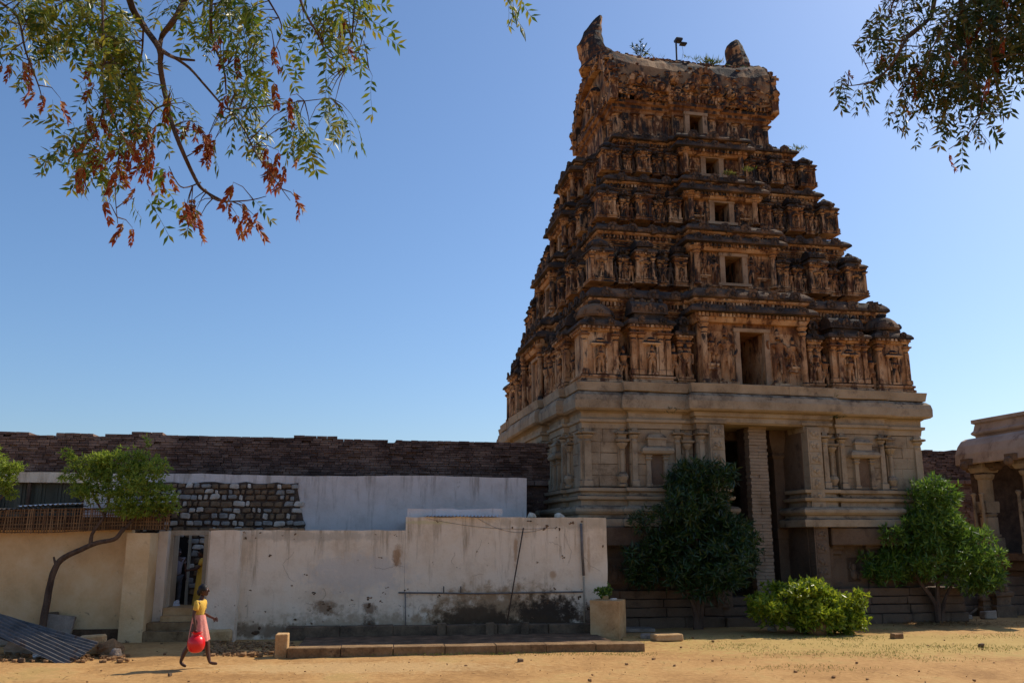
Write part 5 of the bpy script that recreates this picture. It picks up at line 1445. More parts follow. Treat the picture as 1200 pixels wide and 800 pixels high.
# ---- crooked feathery tree against the cream wall
tx_ = WF.loc(48, 735, -.4)[0]; tb = WF.w(tx_, -.4, 0)
YT = tb.y
def tp(px, py, dy=0.0): return at(px, py, YT + dy) - tb
t = thing('crooked_tree', 'thin crooked tree with feathery bright foliage bending over the cream wall to the gate', 'tree', tb)
mb = MB()
limb(mb, [(0, 0, -.1), tp(55, 705), tp(62, 672), tp(72, 655), tp(95, 643), tp(116, 635), tp(136, 630, .0), tp(145, 618, .0)], .085, .045, 8, 5, .02)
limb(mb, [tp(106, 640), tp(108, 625), tp(122, 605, .1), tp(128, 580, .3), tp(125, 560, .4)], .05, .015, 7, 4, .02)
limb(mb, [tp(136, 630), tp(150, 615, .1), tp(165, 595, .2), tp(172, 570, .3)], .04, .012, 7, 4, .02)
limb(mb, [tp(122, 605, .1), tp(110, 580, .2), tp(95, 560, .3), tp(84, 548, .3)], .03, .01, 6, 4, .02)
limb(mb, [tp(66, 664), tp(64, 657), tp(63, 652)], .035, .02, 6, 3)
limb(mb, [tp(95, 560, .3), tp(85, 545, .2), tp(78, 530, .2)], .012, .006, 5, 3)
limb(mb, [tp(172, 570, .3), tp(175, 540, .3), tp(172, 515, .3)], .012, .006, 5, 3)
mb.build('trunk', M['bark'], t)
def tb_blob(px, py, rx, rz, dy=.2): 
    k = YT / 1050; q = tp(px, py, dy); return (tuple(q), (rx * k, rx * k * .8, rz * k))
crown_mesh(clumps([tb_blob(108, 552, 32, 24), tb_blob(140, 560, 38, 32), tb_blob(175, 552, 30, 27), tb_blob(165, 580, 36, 28, 0), tb_blob(120, 580, 28, 16), tb_blob(190, 585, 22, 20), tb_blob(150, 597, 30, 12, 0), tb_blob(88, 540, 12, 10), tb_blob(160, 538, 22, 12), tb_blob(128, 535, 20, 10), tb_blob(78, 532, 8, 5), tb_blob(173, 518, 4, 8)], 21, 5, .5),
           1500, 7, .12, .034, 21, .3, .1, 1.1).build('crown', M['feather_leaf'], t)
# branch tip of a second tree at the left edge
tx_ = WF.loc(-62, 735, -.5)[0]; tb2 = WF.w(tx_, -.5, 0)
t = thing('feathery_tree', 'tips of bright feathery foliage at the left edge above the awning', 'tree', tb2)
mb = MB(); limb(mb, [(0, 0, -.1), (.1, 0, 1.0), (.25, 0, 2.2), (.55, .05, 3.3)], .09, .03, 7); limb(mb, [(.25, 0, 2.2), (.7, 0, 3.0), (1.2, 0, 3.7)], .04, .01, 6); mb.build('trunk', M['bark'], t)
q = at(2, 560, tb2.y) - tb2; q2 = at(16, 548, tb2.y) - tb2; q3 = at(-30, 540, tb2.y) - tb2; q4 = at(12, 578, tb2.y) - tb2
crown_mesh([(tuple(q), (.38, .4, .28)), (tuple(q2), (.26, .3, .16)), (tuple(q3), (.7, .6, .5)), (tuple(q4), (.24, .2, .10))], 900, 7, .10, .03, 22, .25, .1, 1.1).build('crown', M['feather_leaf'], t)

# ---- overhanging neem branches of two big trees that stand outside the frame
ROACH = []
def neem_leaf_mesh(m, seed, droop=0.0, dry=False):
    """one compound leaf: stalk with paired leaflets, hanging along +x"""
    rr = random.Random(seed); mb = MB(); n = 6 if not dry else 7; L = .26 if not dry else .16
    pts = [Vector((L * i / n, 0, -droop * (i / n) ** 2 * .5)) for i in range(n + 1)]
    mb.tube(pts[:: 2], [.0016] * len(pts[::2]), 3)
    for i in range(1, n + 1):
        p = pts[i]
        for sg in (-1, 1):
            if rr.random() < .1: continue
            d = Vector((.55 + rr.uniform(-.2, .2), sg * (.85 if not dry else .4), rr.uniform(-.45, .05) - (.5 if dry else .0))).normalized()
            leaf_face(mb, p, d, Vector((0, rr.uniform(-.8, .8), 1)), (.092 if not dry else .075) * rr.uniform(.8, 1.15), .030 if not dry else .034, .3 if dry else .15)
    leaf_face(mb, pts[-1], Vector((1, 0, -.2)).normalized(), Vector((0, .2, 1)), .085, .028)
    return mb.mesh('leaf', m)
NEEM = [neem_leaf_mesh(M['neem_leaf'], k, .12 + .05 * k) for k in range(5)]
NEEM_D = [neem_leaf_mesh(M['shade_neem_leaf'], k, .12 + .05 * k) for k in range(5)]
DRY = [neem_leaf_mesh(M['dry_leaf'], 50 + k, .2, True) for k in range(4)]
def orient(d, roll):
    d = d.normalized(); q = d.to_track_quat('X', 'Z').to_matrix().to_4x4()
    return q @ Matrix.Rotation(roll, 4, 'X')
def neem(label, base, trunk_pts, branches, limbs, leaf_specs, seed, limit, dens=1.0, green=None):
    """branches: list of (points, r0, r1); leaf_specs: (centre, radii, count, share of dry leaves)"""
    rr = random.Random(seed)
    t = thing('neem_tree', label, 'tree', base)
    mb = MB(); limb(mb, [Vector(p) - base for p in trunk_pts], .28, .16, 12, 5, .05); mb.build('trunk', M['bark'], t)
    twigs = MB(); seg = []
    for pts, r0, r1 in limbs:
        mb = MB(); limb(mb, [p - base for p in pts], r0, r1, 8, 5, .02); mb.build('limb', M['bark'], t)
    for pts, r0, r1 in branches:
        P = crv(pts, 4); mb = MB(); mb.tube([p - base for p in P], [r0 + (r1 - r0) * i / (len(P) - 1) for i in range(len(P))], 6); mb.build('branch', M['bark'], t)
        seg += P
    place = []
    for (c, r, n, dry) in leaf_specs:
        for _ in range(int(n * dens)):
            d = rnd_dir(rr) * rr.random() ** .5
            p = c + Vector((d.x * r[0], d.y * r[1], d.z * r[2]))
            near = min(seg, key=lambda s: (s - p).length_squared)
            isdry = rr.random() < dry
            out = (p - near); 
            if out.length < .01: out = rnd_dir(rr) * .1
            st = near + out * .0
            mid = near + out * .55 + Vector((0, 0, .12 * out.length))
            if out.length > .12 and rr.random() < .6:
                twigs.tube([near - base, mid - base, p - base], [.006, .004, .002], 4)
            dirv = (out.normalized() * .5 + rnd_dir(rr) * .55 + Vector((0, 0, -.65 if not isdry else -1.4))).normalized()
            place.append((p, dirv, isdry))
    tag(twigs.build('twigs', M['bark'], t), kind='stuff')
    rest = MB(); rest_d = MB()
    for i, (p, dirv, isdry) in enumerate(place):
        mt = Matrix.Translation(p - base) @ orient(dirv, rr.uniform(-1.2, 1.2)); s = rr.uniform(.75, 1.2) * (.85 if isdry else 1)
        me = rr.choice(DRY if isdry else (green or NEEM))
        if i < limit:
            o = put('leaf', me, t); o.matrix_local = mt @ Matrix.Scale(s, 4)
            o.parent = t
        else:
            tgt = rest_d if isdry else rest
            b = len(tgt.v); tgt.v.extend([tuple(mt @ (v.co * s)) for v in me.vertices])
            for f in me.polygons: tgt.f.append(tuple(k + b for k in f.vertices)); tgt.m.append(0)
    if rest.v: tag(rest.build('more_leaves', (green or NEEM)[0].materials[0], t), kind='stuff')
    if rest_d.v: tag(rest_d.build('more_dry_leaves', M['dry_leaf'], t), kind='stuff')
    return t
NY = 7.2
rn = random.Random(11)
def nb(px, py, y=None): return at(px, py, (y if y is not None else NY) + rn.uniform(-.25, .25))
def chain(L, y=None): return [nb(a, b, y) for a, b in L]
bL = Vector((-8.6, 8.2, 0))
limbsL = [([bL + Vector((.1, 0, 3.6)), bL + Vector((.9, -.3, 6.6)), bL + Vector((2.6, -.7, 8.6)), at(150, -60, NY)], .14, .05),
          ([bL + Vector((.1, 0, 3.4)), bL + Vector((.9, -.5, 5.6)), at(-90, -70, NY)], .09, .04),
          ([bL + Vector((2.6, -.7, 8.6)), at(280, -110, NY), at(380, -60, NY), at(500, -40, NY)], .06, .02),
          ([bL + Vector((2.6, -.7, 8.6)), at(205, -90, NY), at(222, -40, NY)], .05, .03)]
brL = [(chain([(150, -60), (152, 0), (168, 30), (187, 58), (188, 80), (196, 122), (206, 158), (228, 208), (240, 224), (262, 236)]), .036, .010),
       (chain([(222, -40), (216, 0), (203, 25), (190, 42), (187, 58)]), .035, .02), (chain([(187, 58), (205, 68), (228, 71)]), .022, .010), (chain([(240, 222), (255, 235), (290, 235), (312, 230)]), .010, .003),
       (chain([(235, 214), (215, 220), (205, 210), (198, 195)]), .007, .003), (chain([(196, 122), (180, 130), (172, 150), (176, 175)]), .010, .003), (chain([(205, 68), (222, 80), (240, 100), (262, 125), (268, 128)]), .014, .006),
       (chain([(268, 128), (300, 126), (345, 120), (388, 115)]), .009, .003), (chain([(268, 128), (285, 150), (300, 180), (318, 205), (340, 235)]), .009, .003), (chain([(250, -40), (247, 20), (250, 50), (262, 80), (265, 110)]), .02, .006),
       (chain([(345, -60), (352, 0), (372, 40), (388, 68), (412, 50)]), .016, .003), (chain([(375, 45), (395, 72), (405, 80)]), .007, .003), (chain([(388, 68), (420, 62), (432, 80)]), .007, .003),
       (chain([(60, -60), (90, 0), (110, 40), (120, 90), (118, 140), (90, 180)]), .02, .004), (chain([(120, 0), (122, 60), (130, 120), (140, 170), (135, 220), (138, 262)]), .012, .003),
       (chain([(-90, -70), (-30, -30), (-10, -5), (20, 20), (30, 60), (45, 100), (50, 120)]), .02, .003), (chain([(168, 30), (165, 70), (150, 110), (160, 160), (175, 200)]), .010, .003), (chain([(300, -60), (310, -10), (330, 30), (322, 60)]), .014, .003), (chain([(262, 80), (290, 60), (312, 75)]), .006, .003)]
k = NY / 1050
def LS(px, py, rx, ry, n, dry, y=None, dep=.5): return (at(px, py - 10, y or NY), (rx * (y or NY) / 1050, dep, ry * (y or NY) / 1050), n, dry)
specL = [LS(35, 25, 50, 35, 62, .0), LS(110, 20, 50, 35, 44, .02), LS(20, 85, 15, 30, 7, .5), LS(45, 108, 12, 14, 5, .6), LS(140, 70, 30, 45, 44, .05), LS(150, 125, 40, 45, 52, .12), LS(95, 180, 26, 22, 22, .05), LS(130, 180, 30, 35, 18, .45), LS(165, 190, 26, 35, 26, .85),
         LS(205, 135, 22, 22, 10, .4), LS(240, 165, 14, 16, 10, .9), LS(225, 20, 40, 25, 20, .0), LS(290, 18, 30, 30, 34, .02), LS(280, 75, 35, 30, 26, .1), LS(320, 55, 18, 14, 6, .2), LS(285, 135, 25, 40, 22, .1), LS(345, 150, 22, 28, 14, .05), LS(335, 125, 20, 10, 5, .6), LS(395, 130, 16, 26, 11, .0),
         LS(318, 195, 12, 18, 9, .85), LS(225, 250, 16, 12, 8, .95), LS(285, 250, 20, 12, 9, .95), LS(345, 238, 6, 6, 2, 1), LS(140, 262, 8, 8, 3, .4), LS(380, 25, 40, 25, 26, .0), LS(420, 10, 20, 12, 10, .0), LS(405, 65, 22, 18, 9, .05), LS(430, 75, 5, 8, 2, 0), LS(110, 215, 10, 12, 2, .8), LS(160, 235, 12, 14, 4, .5)]
neem('neem branches with green and withered brown leaves hanging into the upper left of the sky', bL, [bL + Vector((0, 0, -.2)), bL + Vector((.1, 0, 1.8)), bL + Vector((.1, 0, 3.7))], brL, limbsL, specL, 31, 300, 1.25)
# small sprig at the top middle, on its own long limb
bM = Vector((-2.6, -1.4, 0))
NYm = 6.6
lm = [([bM + Vector((0, 0, 3.6)), bM + Vector((.7, 1.0, 6.0)), bM + Vector((1.8, 3.6, 8.0)), at(540, -150, NYm)], .10, .03)]
bm_ = [([at(540, -150, NYm), at(575, -50, NYm), at(582, -12, NYm), at(598, 2, NYm)], .012, .003)]
neem('small sprig of green leaves dipping into the picture at the top middle', bM, [bM + Vector((0, 0, -.2)), bM + Vector((0, .05, 1.8)), bM + Vector((0, .0, 3.7))], bm_, lm, [LS(594, -4, 22, 4, 6, 0, NYm, .2)], 33, 300)
NYR = 8.4
bR = Vector((9.2, 8.8, 0))
rn = random.Random(12)
def chR(L): return [at(a, b, NYR + rn.uniform(-.3, .3)) for a, b in L]
lr = [([bR + Vector((0, 0, 3.6)), bR + Vector((-.8, -.1, 5.2)), bR + Vector((-2.5, -.2, 7.2)), at(1105, -60, NYR)], .14, .05), ([bR + Vector((-.8, -.1, 5.2)), bR + Vector((-2.2, -.1, 6.4)), at(1185, -50, NYR)], .10, .04), ([bR + Vector((-2.5, -.2, 7.2)), at(1135, -90, NYR), at(1125, -40, NYR)], .06, .03)]
brR = [(chR([(1105, -60), (1095, 0), (1089, 22), (1065, 42), (1050, 68), (1035, 87), (1018, 97), (994, 101)]), .03, .004), (chR([(1089, 22), (1062, 46), (1037, 47), (1010, 44), (1000, 55)]), .016, .003), (chR([(1125, -40), (1126, 0), (1130, 37), (1126, 68), (1146, 105), (1150, 130), (1132, 160), (1112, 175)]), .026, .004),
       (chR([(1185, -50), (1166, 0), (1160, 50), (1164, 82), (1172, 125)]), .022, .004), (chR([(1050, 68), (1042, 90), (1055, 110)]), .008, .003), (chR([(1062, 46), (1060, 90), (1050, 115)]), .008, .003), (chR([(1150, 130), (1137, 145), (1120, 148)]), .006, .002), (chR([(1150, 132), (1172, 135), (1182, 138)]), .006, .002),
       (chR([(1135, 158), (1128, 170), (1132, 182)]), .006, .002), (chR([(1135, 85), (1115, 110), (1105, 130), (1100, 138)]), .008, .003), (chR([(1045, 20), (1025, 22), (1012, 35)]), .008, .003), (chR([(1164, 60), (1185, 80), (1200, 70)]), .010, .003), (chR([(1100, -10), (1060, -5), (1032, 2)]), .010, .003), (chR([(1090, 60), (1085, 90), (1075, 110)]), .010, .003), (chR([(1000, 55), (1012, 72), (1015, 75)]), .004, .002)]
def RS(a, b, c, d, n, q=.03): return LS(a + 4, b - 10, c, d, n, q, NYR, .7)
specR = [RS(1022, 40, 12, 12, 12), RS(1030, 90, 14, 10, 11), RS(992, 100, 10, 7, 6), RS(1050, 15, 26, 16, 18), RS(1075, 30, 25, 20, 20), RS(1045, 75, 12, 12, 12), RS(1074, 105, 18, 20, 40, .1), RS(1110, 118, 16, 22, 22), RS(1120, 40, 25, 30, 44, .06), RS(1150, 60, 30, 36, 70, .1), RS(1185, 25, 28, 36, 70, .04), RS(1180, 75, 22, 26, 32, .06), RS(1130, 100, 22, 24, 24), RS(1168, 110, 10, 20, 14), RS(1150, 10, 40, 20, 50), RS(1115, 150, 6, 5, 4, .4), RS(1150, 152, 5, 10, 5), RS(1131, 178, 4, 5, 3, .3), RS(1058, 128, 5, 5, 3), RS(1102, 133, 6, 6, 6, .2), RS(1195, 110, 8, 12, 4), RS(1090, 75, 14, 20, 12)]
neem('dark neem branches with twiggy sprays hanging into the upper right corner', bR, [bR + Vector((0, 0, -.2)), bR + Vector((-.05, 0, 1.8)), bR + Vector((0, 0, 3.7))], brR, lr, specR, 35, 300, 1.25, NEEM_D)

# ---- weeds growing on the tower and walls
def weed(px, py, v, n, L, label, m='weed', up=1.0, name='weed'):
    """v: depth of the ledge it grows on, in the tower's frame"""
    x, z = TF.loc(px, py, v); mb = MB(); rr = random.Random(int(px * 7 + py))
    for i in range(n):
        p = Vector((rr.gauss(0, L * .55), rr.uniform(-.15, .1), rr.uniform(-.04, .03)))
        d = Vector((rr.gauss(0, .5), rr.gauss(-.1, .4), up * rr.uniform(.3, 1.0))).normalized()
        leaf_face(mb, p, d, rnd_dir(rr), L * rr.uniform(.5, 1.1), L * .12)
    o = mb.build(name, M[m], None, TF.w(x, v, z), TROT); tag(o, label, 'plant')
weed(833, 75, 4.6, 90, .34, 'grass tuft growing on the roof ridge right of the lamp pole')
weed(856, 84, 4.4, 110, .40, 'yellow green grass spilling over the roof vault near the right horn', up=.2)
weed(760, 66, 5.3, 20, .2, 'short grass on the ridge just left of the lamp pole')
weed(935, 176, 1.9, 60, .22, 'weed on the right shoulder of the topmost storey')
weed(975, 466, -.2, 60, .22, 'weed growing on the granite cornice right of the great doorway')
weed(978, 487, -.45, 40, .18, 'weed hanging below the granite cornice right of the great doorway', 'dark_leaf', -.4)
weed(787, 478, -.3, 60, .22, 'dark weed rooted in a cornice joint left of the great doorway', 'dark_leaf', -.6)
weed(933, 357, .4, 50, .24, 'fern like weed above the lowest tower window', 'green_leaf')
weed(745, 366, .5, 60, .2, 'low weeds on the first storey roofs at the left', 'dark_leaf', .4)
weed(855, 205, 1.4, 40, .2, 'weed right of the third storey window', 'weed', .4)
weed(876, 200, 1.4, 40, .2, 'weed on the shrine roofs of the upper right storey', 'weed', .5)
for i_, (a_, b_, n_, L_) in enumerate([(775, 68, 14, .16), (805, 69, 18, .2), (818, 71, 22, .22), (846, 74, 14, .2)]): weed(a_, b_, 5.0, n_, L_, ('tiny grass blades left of the lamp pole foot on the ridge', 'short grass just right of the lamp pole foot', 'thin grass between the lamp pole and the large ridge tuft', 'thin stalks between the ridge tuft and the right horn')[i_])
# young tree on the ridge
x, z = TF.loc(750, 64, 5.7); t = thing('sapling', 'dark little sapling rooted on the tower roof ridge near the left horn', 'plant', TF.w(x, 5.7, z - .15), TROT)
mb = MB(); rr = random.Random(3)
for d in ((-.3, .5), (.05, .75), (.35, .35), (.2, .55), (-.12, .5)): mb.tube([(0, 0, -.1), (d[0] * .5, 0, d[1] * .45), (d[0], 0, d[1])], [.02, .012, .004], 5)
mb.build('stem', M['bark'], t); mb = MB()
for d in ((-.3, .5), (.05, .75), (.35, .35), (.2, .55), (-.12, .5)):
    for i in range(34):
        f = rr.uniform(.3, 1); leaf_face(mb, Vector((d[0] * f, rr.uniform(-.08, .08), d[1] * f)), (Vector((d[0], 0, d[1] * .6)).normalized() + rnd_dir(rr) * .8).normalized(), rnd_dir(rr), .16, .035)
mb.build('foliage', M['dark_leaf'], t)
# lamp pole on the ridge
x, z = TF.loc(793, 68, 5.6); t = thing('lamp_pole', 'slim black pole with two floodlights standing on the tower roof ridge', 'lamp pole', TF.w(x, 5.6, z - .35), TROT)
mb = MB(); mb.tube([(0, 0, 0), (0, 0, 1.18)], .035, 8); mb.build('pole', M['black'], t)
mb = MB(); mb.tube([(0, 0, 1.1), (.12, -.03, 1.12), (.22, -.05, 1.0)], .018, 6); mb.build('arm', M['black'], t)
mb = MB(); mb.rect(-.02, .22, -.12, .12, [(-.04, 1.03), (.01, 1.08), (.02, 1.16), (-.03, 1.21)]); mb.build('floodlight', M['black'], t)
mb = MB(); mb.rect(.16, .40, -.14, .06, [(-.03, .90), (.01, .93), (.0, .99), (-.04, 1.02)]); mb.jitter(.015, 3); mb.build('floodlight', M['black'], t)
mb = MB(); mb.tube([(.22, -.05, .93), (.27, -.03, .6), (.2, 0, .25), (.22, 0, .0)], .006, 4); mb.build('cable', M['black'], t)

# ------------------------------------------------------------------ people
def person_girl():
    P = gp(229, 781); P.z = 0
    S = 1.0
    t = thing('person', 'girl in a yellow blouse and pink skirt walking right with a red pot', 'person', P, 0)
    def foot(hip, knee, ank, toe): return [((0, 0, .82), (.11, .10)), (hip, .088), (((hip[0] + knee[0]) / 2, (hip[1] + knee[1]) / 2, (hip[2] + knee[2]) / 2), .075), (knee, .052), ((knee[0] * .45 + ank[0] * .55 - .02, ank[1], knee[2] * .5 + ank[2] * .5), .048), (ank, .03), (((ank[0] + toe[0]) / 2, toe[1], (ank[2] + toe[2]) / 2 - .01), (.034, .028)), (toe, (.03, .016))]
    def hand(w, d, curl):
        d = Vector(d).normalized(); w = Vector(w); s = Vector((0, 1, 0)).cross(d); s = s.normalized() if s.length > .1 else Vector((1, 0, 0))
        ch = [[(tuple(w), .022), (tuple(w + d * .045), (.030, .014)), (tuple(w + d * .075), (.030, .012))]]
        b = tuple(w + d * .045)
        for i, l in enumerate((.055, .065, .06, .045)):
            r = w + d * .075 + s * (.027 - .018 * i)
            ch.append([(tuple(w + d * .075), (.030, .012)), (tuple(r), .009), (tuple(r + d * l * .6 + Vector(curl) * .4 * l), .008), (tuple(r + d * l * .8 + Vector(curl) * l), .007)])
        ch.append([(b, (.030, .014)), (tuple(w + d * .05 + s * .04), .010), (tuple(w + d * .085 + s * .05 + Vector(curl) * .03), .008)])
        return ch
    rs, re, rw = (.0, -.155, 1.205), (-.035, -.20, .97), (.02, -.215, .755)
    ls, le, lw = (.02, .155, 1.205), (.03, .20, .98), (.21, .15, .90)
    ch = [[((0, 0, .82), (.11, .10)), ((.0, 0, .95), (.085, .10)), ((.01, 0, 1.08), (.09, .115)), ((.01, 0, 1.19), (.075, .11)), ((.02, 0, 1.255), (.045, .045)), ((.03, 0, 1.30), (.042, .042)), ((.045, 0, 1.335), (.05, .05))],
          foot((-.02, -.075, .77), (-.10, -.075, .44), (-.27, -.075, .09), (-.15, -.075, .02)), foot((.02, .075, .77), (.17, .075, .45), (.245, .075, .075), (.40, .07, .055)),
          [((.01, 0, 1.19), (.075, .11)), (rs, .05), (((rs[0] + re[0]) / 2 - .01, -.185, 1.08), .04), (re, .032), (((re[0] + rw[0]) / 2, -.212, .86), .029), (rw, .022)] ,
          [((.01, 0, 1.19), (.075, .11)), (ls, .05), ((.022, .18, 1.09), .04), (le, .032), ((.12, .18, .935), .029), (lw, .022)]]
    ch += hand(rw, (.12, -.02, -1), (.0, .35, -.1)) + hand(lw, (1, -.05, -.25), (.0, -.1, -.5))
    t.scale = (.96, .96, .96)
    body = put('body', skin_mesh('body', ch, M['skin'], 1), t)
    mb = MB(); hc = Vector((.06, 0, 1.425))
    mb.ball(hc, (.092, .075, .105), 16, 12)
    mb.ball(hc + Vector((.045, 0, -.06)), (.045, .045, .045), 10, 8)      # jaw
    mb.tube([hc + Vector((.088, 0, .02)), hc + Vector((.108, 0, -.012)), hc + Vector((.09, 0, -.02))], [.010, .015, .010], 6)   # nose
    mb.ball(hc + Vector((.083, 0, -.046)), (.012, .022, .008), 8, 5)      # lips
    for s in (-1, 1): mb.ball(hc + Vector((-.005, s * .074, -.005)), (.018, .010, .028), 8, 6)
    hd = mb.build('head', M['skin'], t, smooth=True)
    for s in (-1, 1):
        mb = MB(); mb.ball(hc + Vector((.078, s * .03, .015)), (.011, .012, .008), 8, 6); mb.build('eye', M['eye'], hd, smooth=True)
    mb = MB()
    for j in range(1):
        mb.ball(hc + Vector((-.018, 0, .022)), (.098, .088, .105), 16, 11, .10, 5, 2)
    mb.ball(hc + Vector((-.095, 0, -.04)), (.045, .05, .06), 10, 8, .15, 4, 5)
    mb.jitter(.006, 14); mb.build('hair', M['hair'], t, smooth=True)
    # blouse: short sleeved
    ch = [[((-.0, 0, .90), (.105, .125)), ((.0, 0, .98), (.102, .12)), ((.012, 0, 1.08), (.11, .132)), ((.01, 0, 1.19), (.09, .125)), ((.015, 0, 1.235), (.06, .06))],
          [((.01, 0, 1.19), (.09, .125)), (rs, .066), ((-.012, -.178, 1.09), .062), ((-.02, -.185, 1.045), .06)], [((.01, 0, 1.19), (.09, .125)), (ls, .066), ((.022, .18, 1.09), .062), ((.025, .185, 1.05), .06)]]
    put('blouse', skin_mesh('blouse', ch, M['yellow'], 1), t)
    # skirt: lofted folds reaching the knees, stretched along the stride
    rows = []; nn = 36
    for r in range(9):
        f = r / 8; z = .97 - .47 * f
        row = []
        for i in range(nn):
            a = 2 * math.pi * i / nn
            rx = .112 + .085 * f ** .9; ry = .122 + .04 * f
            fold = 1 + (.02 + .07 * f) * math.sin(a * 9 + 1.2 * math.sin(a * 2)) 
            row.append((math.cos(a) * rx * fold + .03 * f, math.sin(a) * ry * fold, z + .018 * math.sin(a * 3) * f))
        rows.append(row)
    mb = MB(); vs = [p for r in rows for p in r]
    mb.add(vs, [(r * nn + i, (r + 1) * nn + i, (r + 1) * nn + (i + 1) % nn, r * nn + (i + 1) % nn) for r in range(8) for i in range(nn)])
    mb.build('skirt', M['pink'], t, smooth=True)
    # red water pot carried by its rim
    pot = MB(); prof = [(.001, -.168), (.07, -.165), (.12, -.14), (.155, -.09), (.172, -.02), (.168, .05), (.14, .11), (.095, .145), (.072, .158), (.068, .175), (.085, .195), (.108, .205), (.11, .212), (.085, .208), (.06, .18), (.05, .12)]
    pot.lathe(0, 0, [(a_ * .93, z_ * .95) for a_, z_ in prof], 28)
    o = pot.build('water_pot', M['red'], None, P + Vector((.058, -.225, .437)), smooth=True); tag(o, 'bright red plastic water pot with a flared rim held by the walking girl', 'pot')
person_girl()
def standing(label, P, rz, top, low, h=1.6, sleeve=.5, long=False, reach=False):
    k = h / 1.6; t = thing('person', label, 'person', P, rz)
    def v(x, y, z): return (x * k, y * k, z * k)
    def leg(s): return [(v(0, 0, .86), .10 * k), (v(0, s * .085, .80), .085 * k), (v(.01, s * .09, .45), .052 * k), (v(-.01, s * .095, .25), .045 * k), (v(-.02, s * .095, .08), .03 * k), (v(.06, s * .10, .035), .028 * k), (v(.15, s * .105, .02), .018 * k)]
    def arm(s):
        if reach: e, w = (.10, s * .24, 1.10), (.30, s * .16, 1.06)
        else: e, w = (-.01, s * .24, 1.08), (.04, s * .25, .84)
        w = Vector(w); d = (w - Vector(e)).normalized(); out = [[(v(.0, 0, 1.30), .10 * k), (v(0, s * .17, 1.32), .055 * k), (v(*e), .034 * k), (v(*w), .024 * k), (v(*(w + d * .05)), (.032 * k, .016 * k))]]
        for i in range(4):
            q = w + d * .09 + Vector((.012 * (i - 1.5), 0, .012 * (i - 1.5) if reach else 0)); out.append([(v(*(w + d * .05)), (.032 * k, .016 * k)), (v(*q), .009 * k), (v(*(q + d * (.05 + .01 * (i in (1, 2))) + Vector((0, -s * .02, 0)))), .007 * k)])
        q = w + d * .06 + Vector((.03, 0, .02)); out.append([(v(*(w + d * .05)), (.032 * k, .016 * k)), (v(*q), .010 * k), (v(*(q + d * .03)), .008 * k)])
        return out
    ch = [[(v(0, 0, .86), .10 * k), (v(0, 0, 1.0), (.09 * k, .12 * k)), (v(0, 0, 1.15), (.10 * k, .13 * k)), (v(0, 0, 1.30), .10 * k), (v(.01, 0, 1.38), .045 * k), (v(.02, 0, 1.43), .045 * k)], leg(-1), leg(1)] + arm(-1) + arm(1)
    put('body', skin_mesh('body', ch, M['skin'], 1), t)
    hc = Vector(v(.03, 0, 1.50)); mb = MB(); mb.ball(hc, (.09 * k, .074 * k, .11 * k), 14, 10); mb.ball(hc + Vector((.04, 0, -.06)) * k, .045 * k, 8, 6)
    mb.tube([hc + Vector((.085, 0, .02)) * k, hc + Vector((.105, 0, -.012)) * k, hc + Vector((.088, 0, -.02)) * k], [.009, .014, .009], 6); mb.ball(hc + Vector((.08, 0, -.048)) * k, (.012, .02, .008), 6, 5)
    for s in (-1, 1): mb.ball(hc + Vector((0, s * .075, 0)) * k, (.016, .01, .026), 6, 5)
    hd = mb.build('head', M['skin'], t, smooth=True)
    for s in (-1, 1): mb = MB(); mb.ball(hc + Vector((.078, s * .03, .015)) * k, (.011, .011, .008), 6, 5); mb.build('eye', M['eye'], hd)
    mb = MB(); mb.ball(hc + Vector((-.016, 0, .026)), (.096 * k, .084 * k, .105 * k), 14, 9, .08, 4, 2); mb.build('hair', M['hair'], t, smooth=True)
    ch = [[(v(0, 0, .84), (.12 * k, .15 * k)), (v(0, 0, 1.0), (.115 * k, .145 * k)), (v(0, 0, 1.15), (.122 * k, .15 * k)), (v(0, 0, 1.30), (.10 * k, .125 * k)), (v(.01, 0, 1.37), .06 * k)]]
    for s in (-1, 1):
        e = (.10, s * .24, 1.10) if reach else (-.01, s * .24, 1.08); q = Vector((0, s * .17, 1.32)).lerp(Vector(e), sleeve)
        ch.append([(v(0, 0, 1.30), (.10 * k, .125 * k)), (v(0, s * .17, 1.32), .072 * k), (v(*q), .062 * k)])
    put('shirt', skin_mesh('shirt', ch, top, 1), t)
    if long:
        rows = []
        mb = MB()
        for r in range(8):
            f = r / 7
            for i in range(24):
                a = 2 * math.pi * i / 24; fo = 1 + .06 * f * math.sin(a * 7); mb.v.append((math.cos(a) * (.12 + .07 * f) * fo * k, math.sin(a) * (.15 + .07 * f) * fo * k, (.98 - .86 * f) * k))
        mb.add([], []); mb.f = [(r * 24 + i, (r + 1) * 24 + i, (r + 1) * 24 + (i + 1) % 24, r * 24 + (i + 1) % 24) for r in range(7) for i in range(24)]; mb.m = [0] * len(mb.f)
        mb.build('skirt', low, t, smooth=True)
    else:
        ch = [[(v(0, 0, .86), (.115 * k, .14 * k)), (v(0, s * .085, .80), .10 * k), (v(.01, s * .09, .45), .075 * k), (v(-.02, s * .095, .12), .06 * k)] for s in (-1, 1)]
        put('trousers', skin_mesh('trousers', ch, low, 1), t)
    return t
FZ = .56
xw = WF.loc(231, 690, 1.3)[0]
standing('woman in yellow seen half behind the right door post, one hand held out', WF.w(xw + .08, 1.3, FZ), WANG + R(190), M['yellow'], M['yellow'], 1.5, .7, True, True)
xw = WF.loc(204, 690, 2.2)[0]
standing('dim figure in a greyish shirt and dark trousers standing inside the dark doorway', WF.w(xw, 2.35, FZ), WANG + R(-60), M['shirt'], M['trousers'], 1.5, .55)
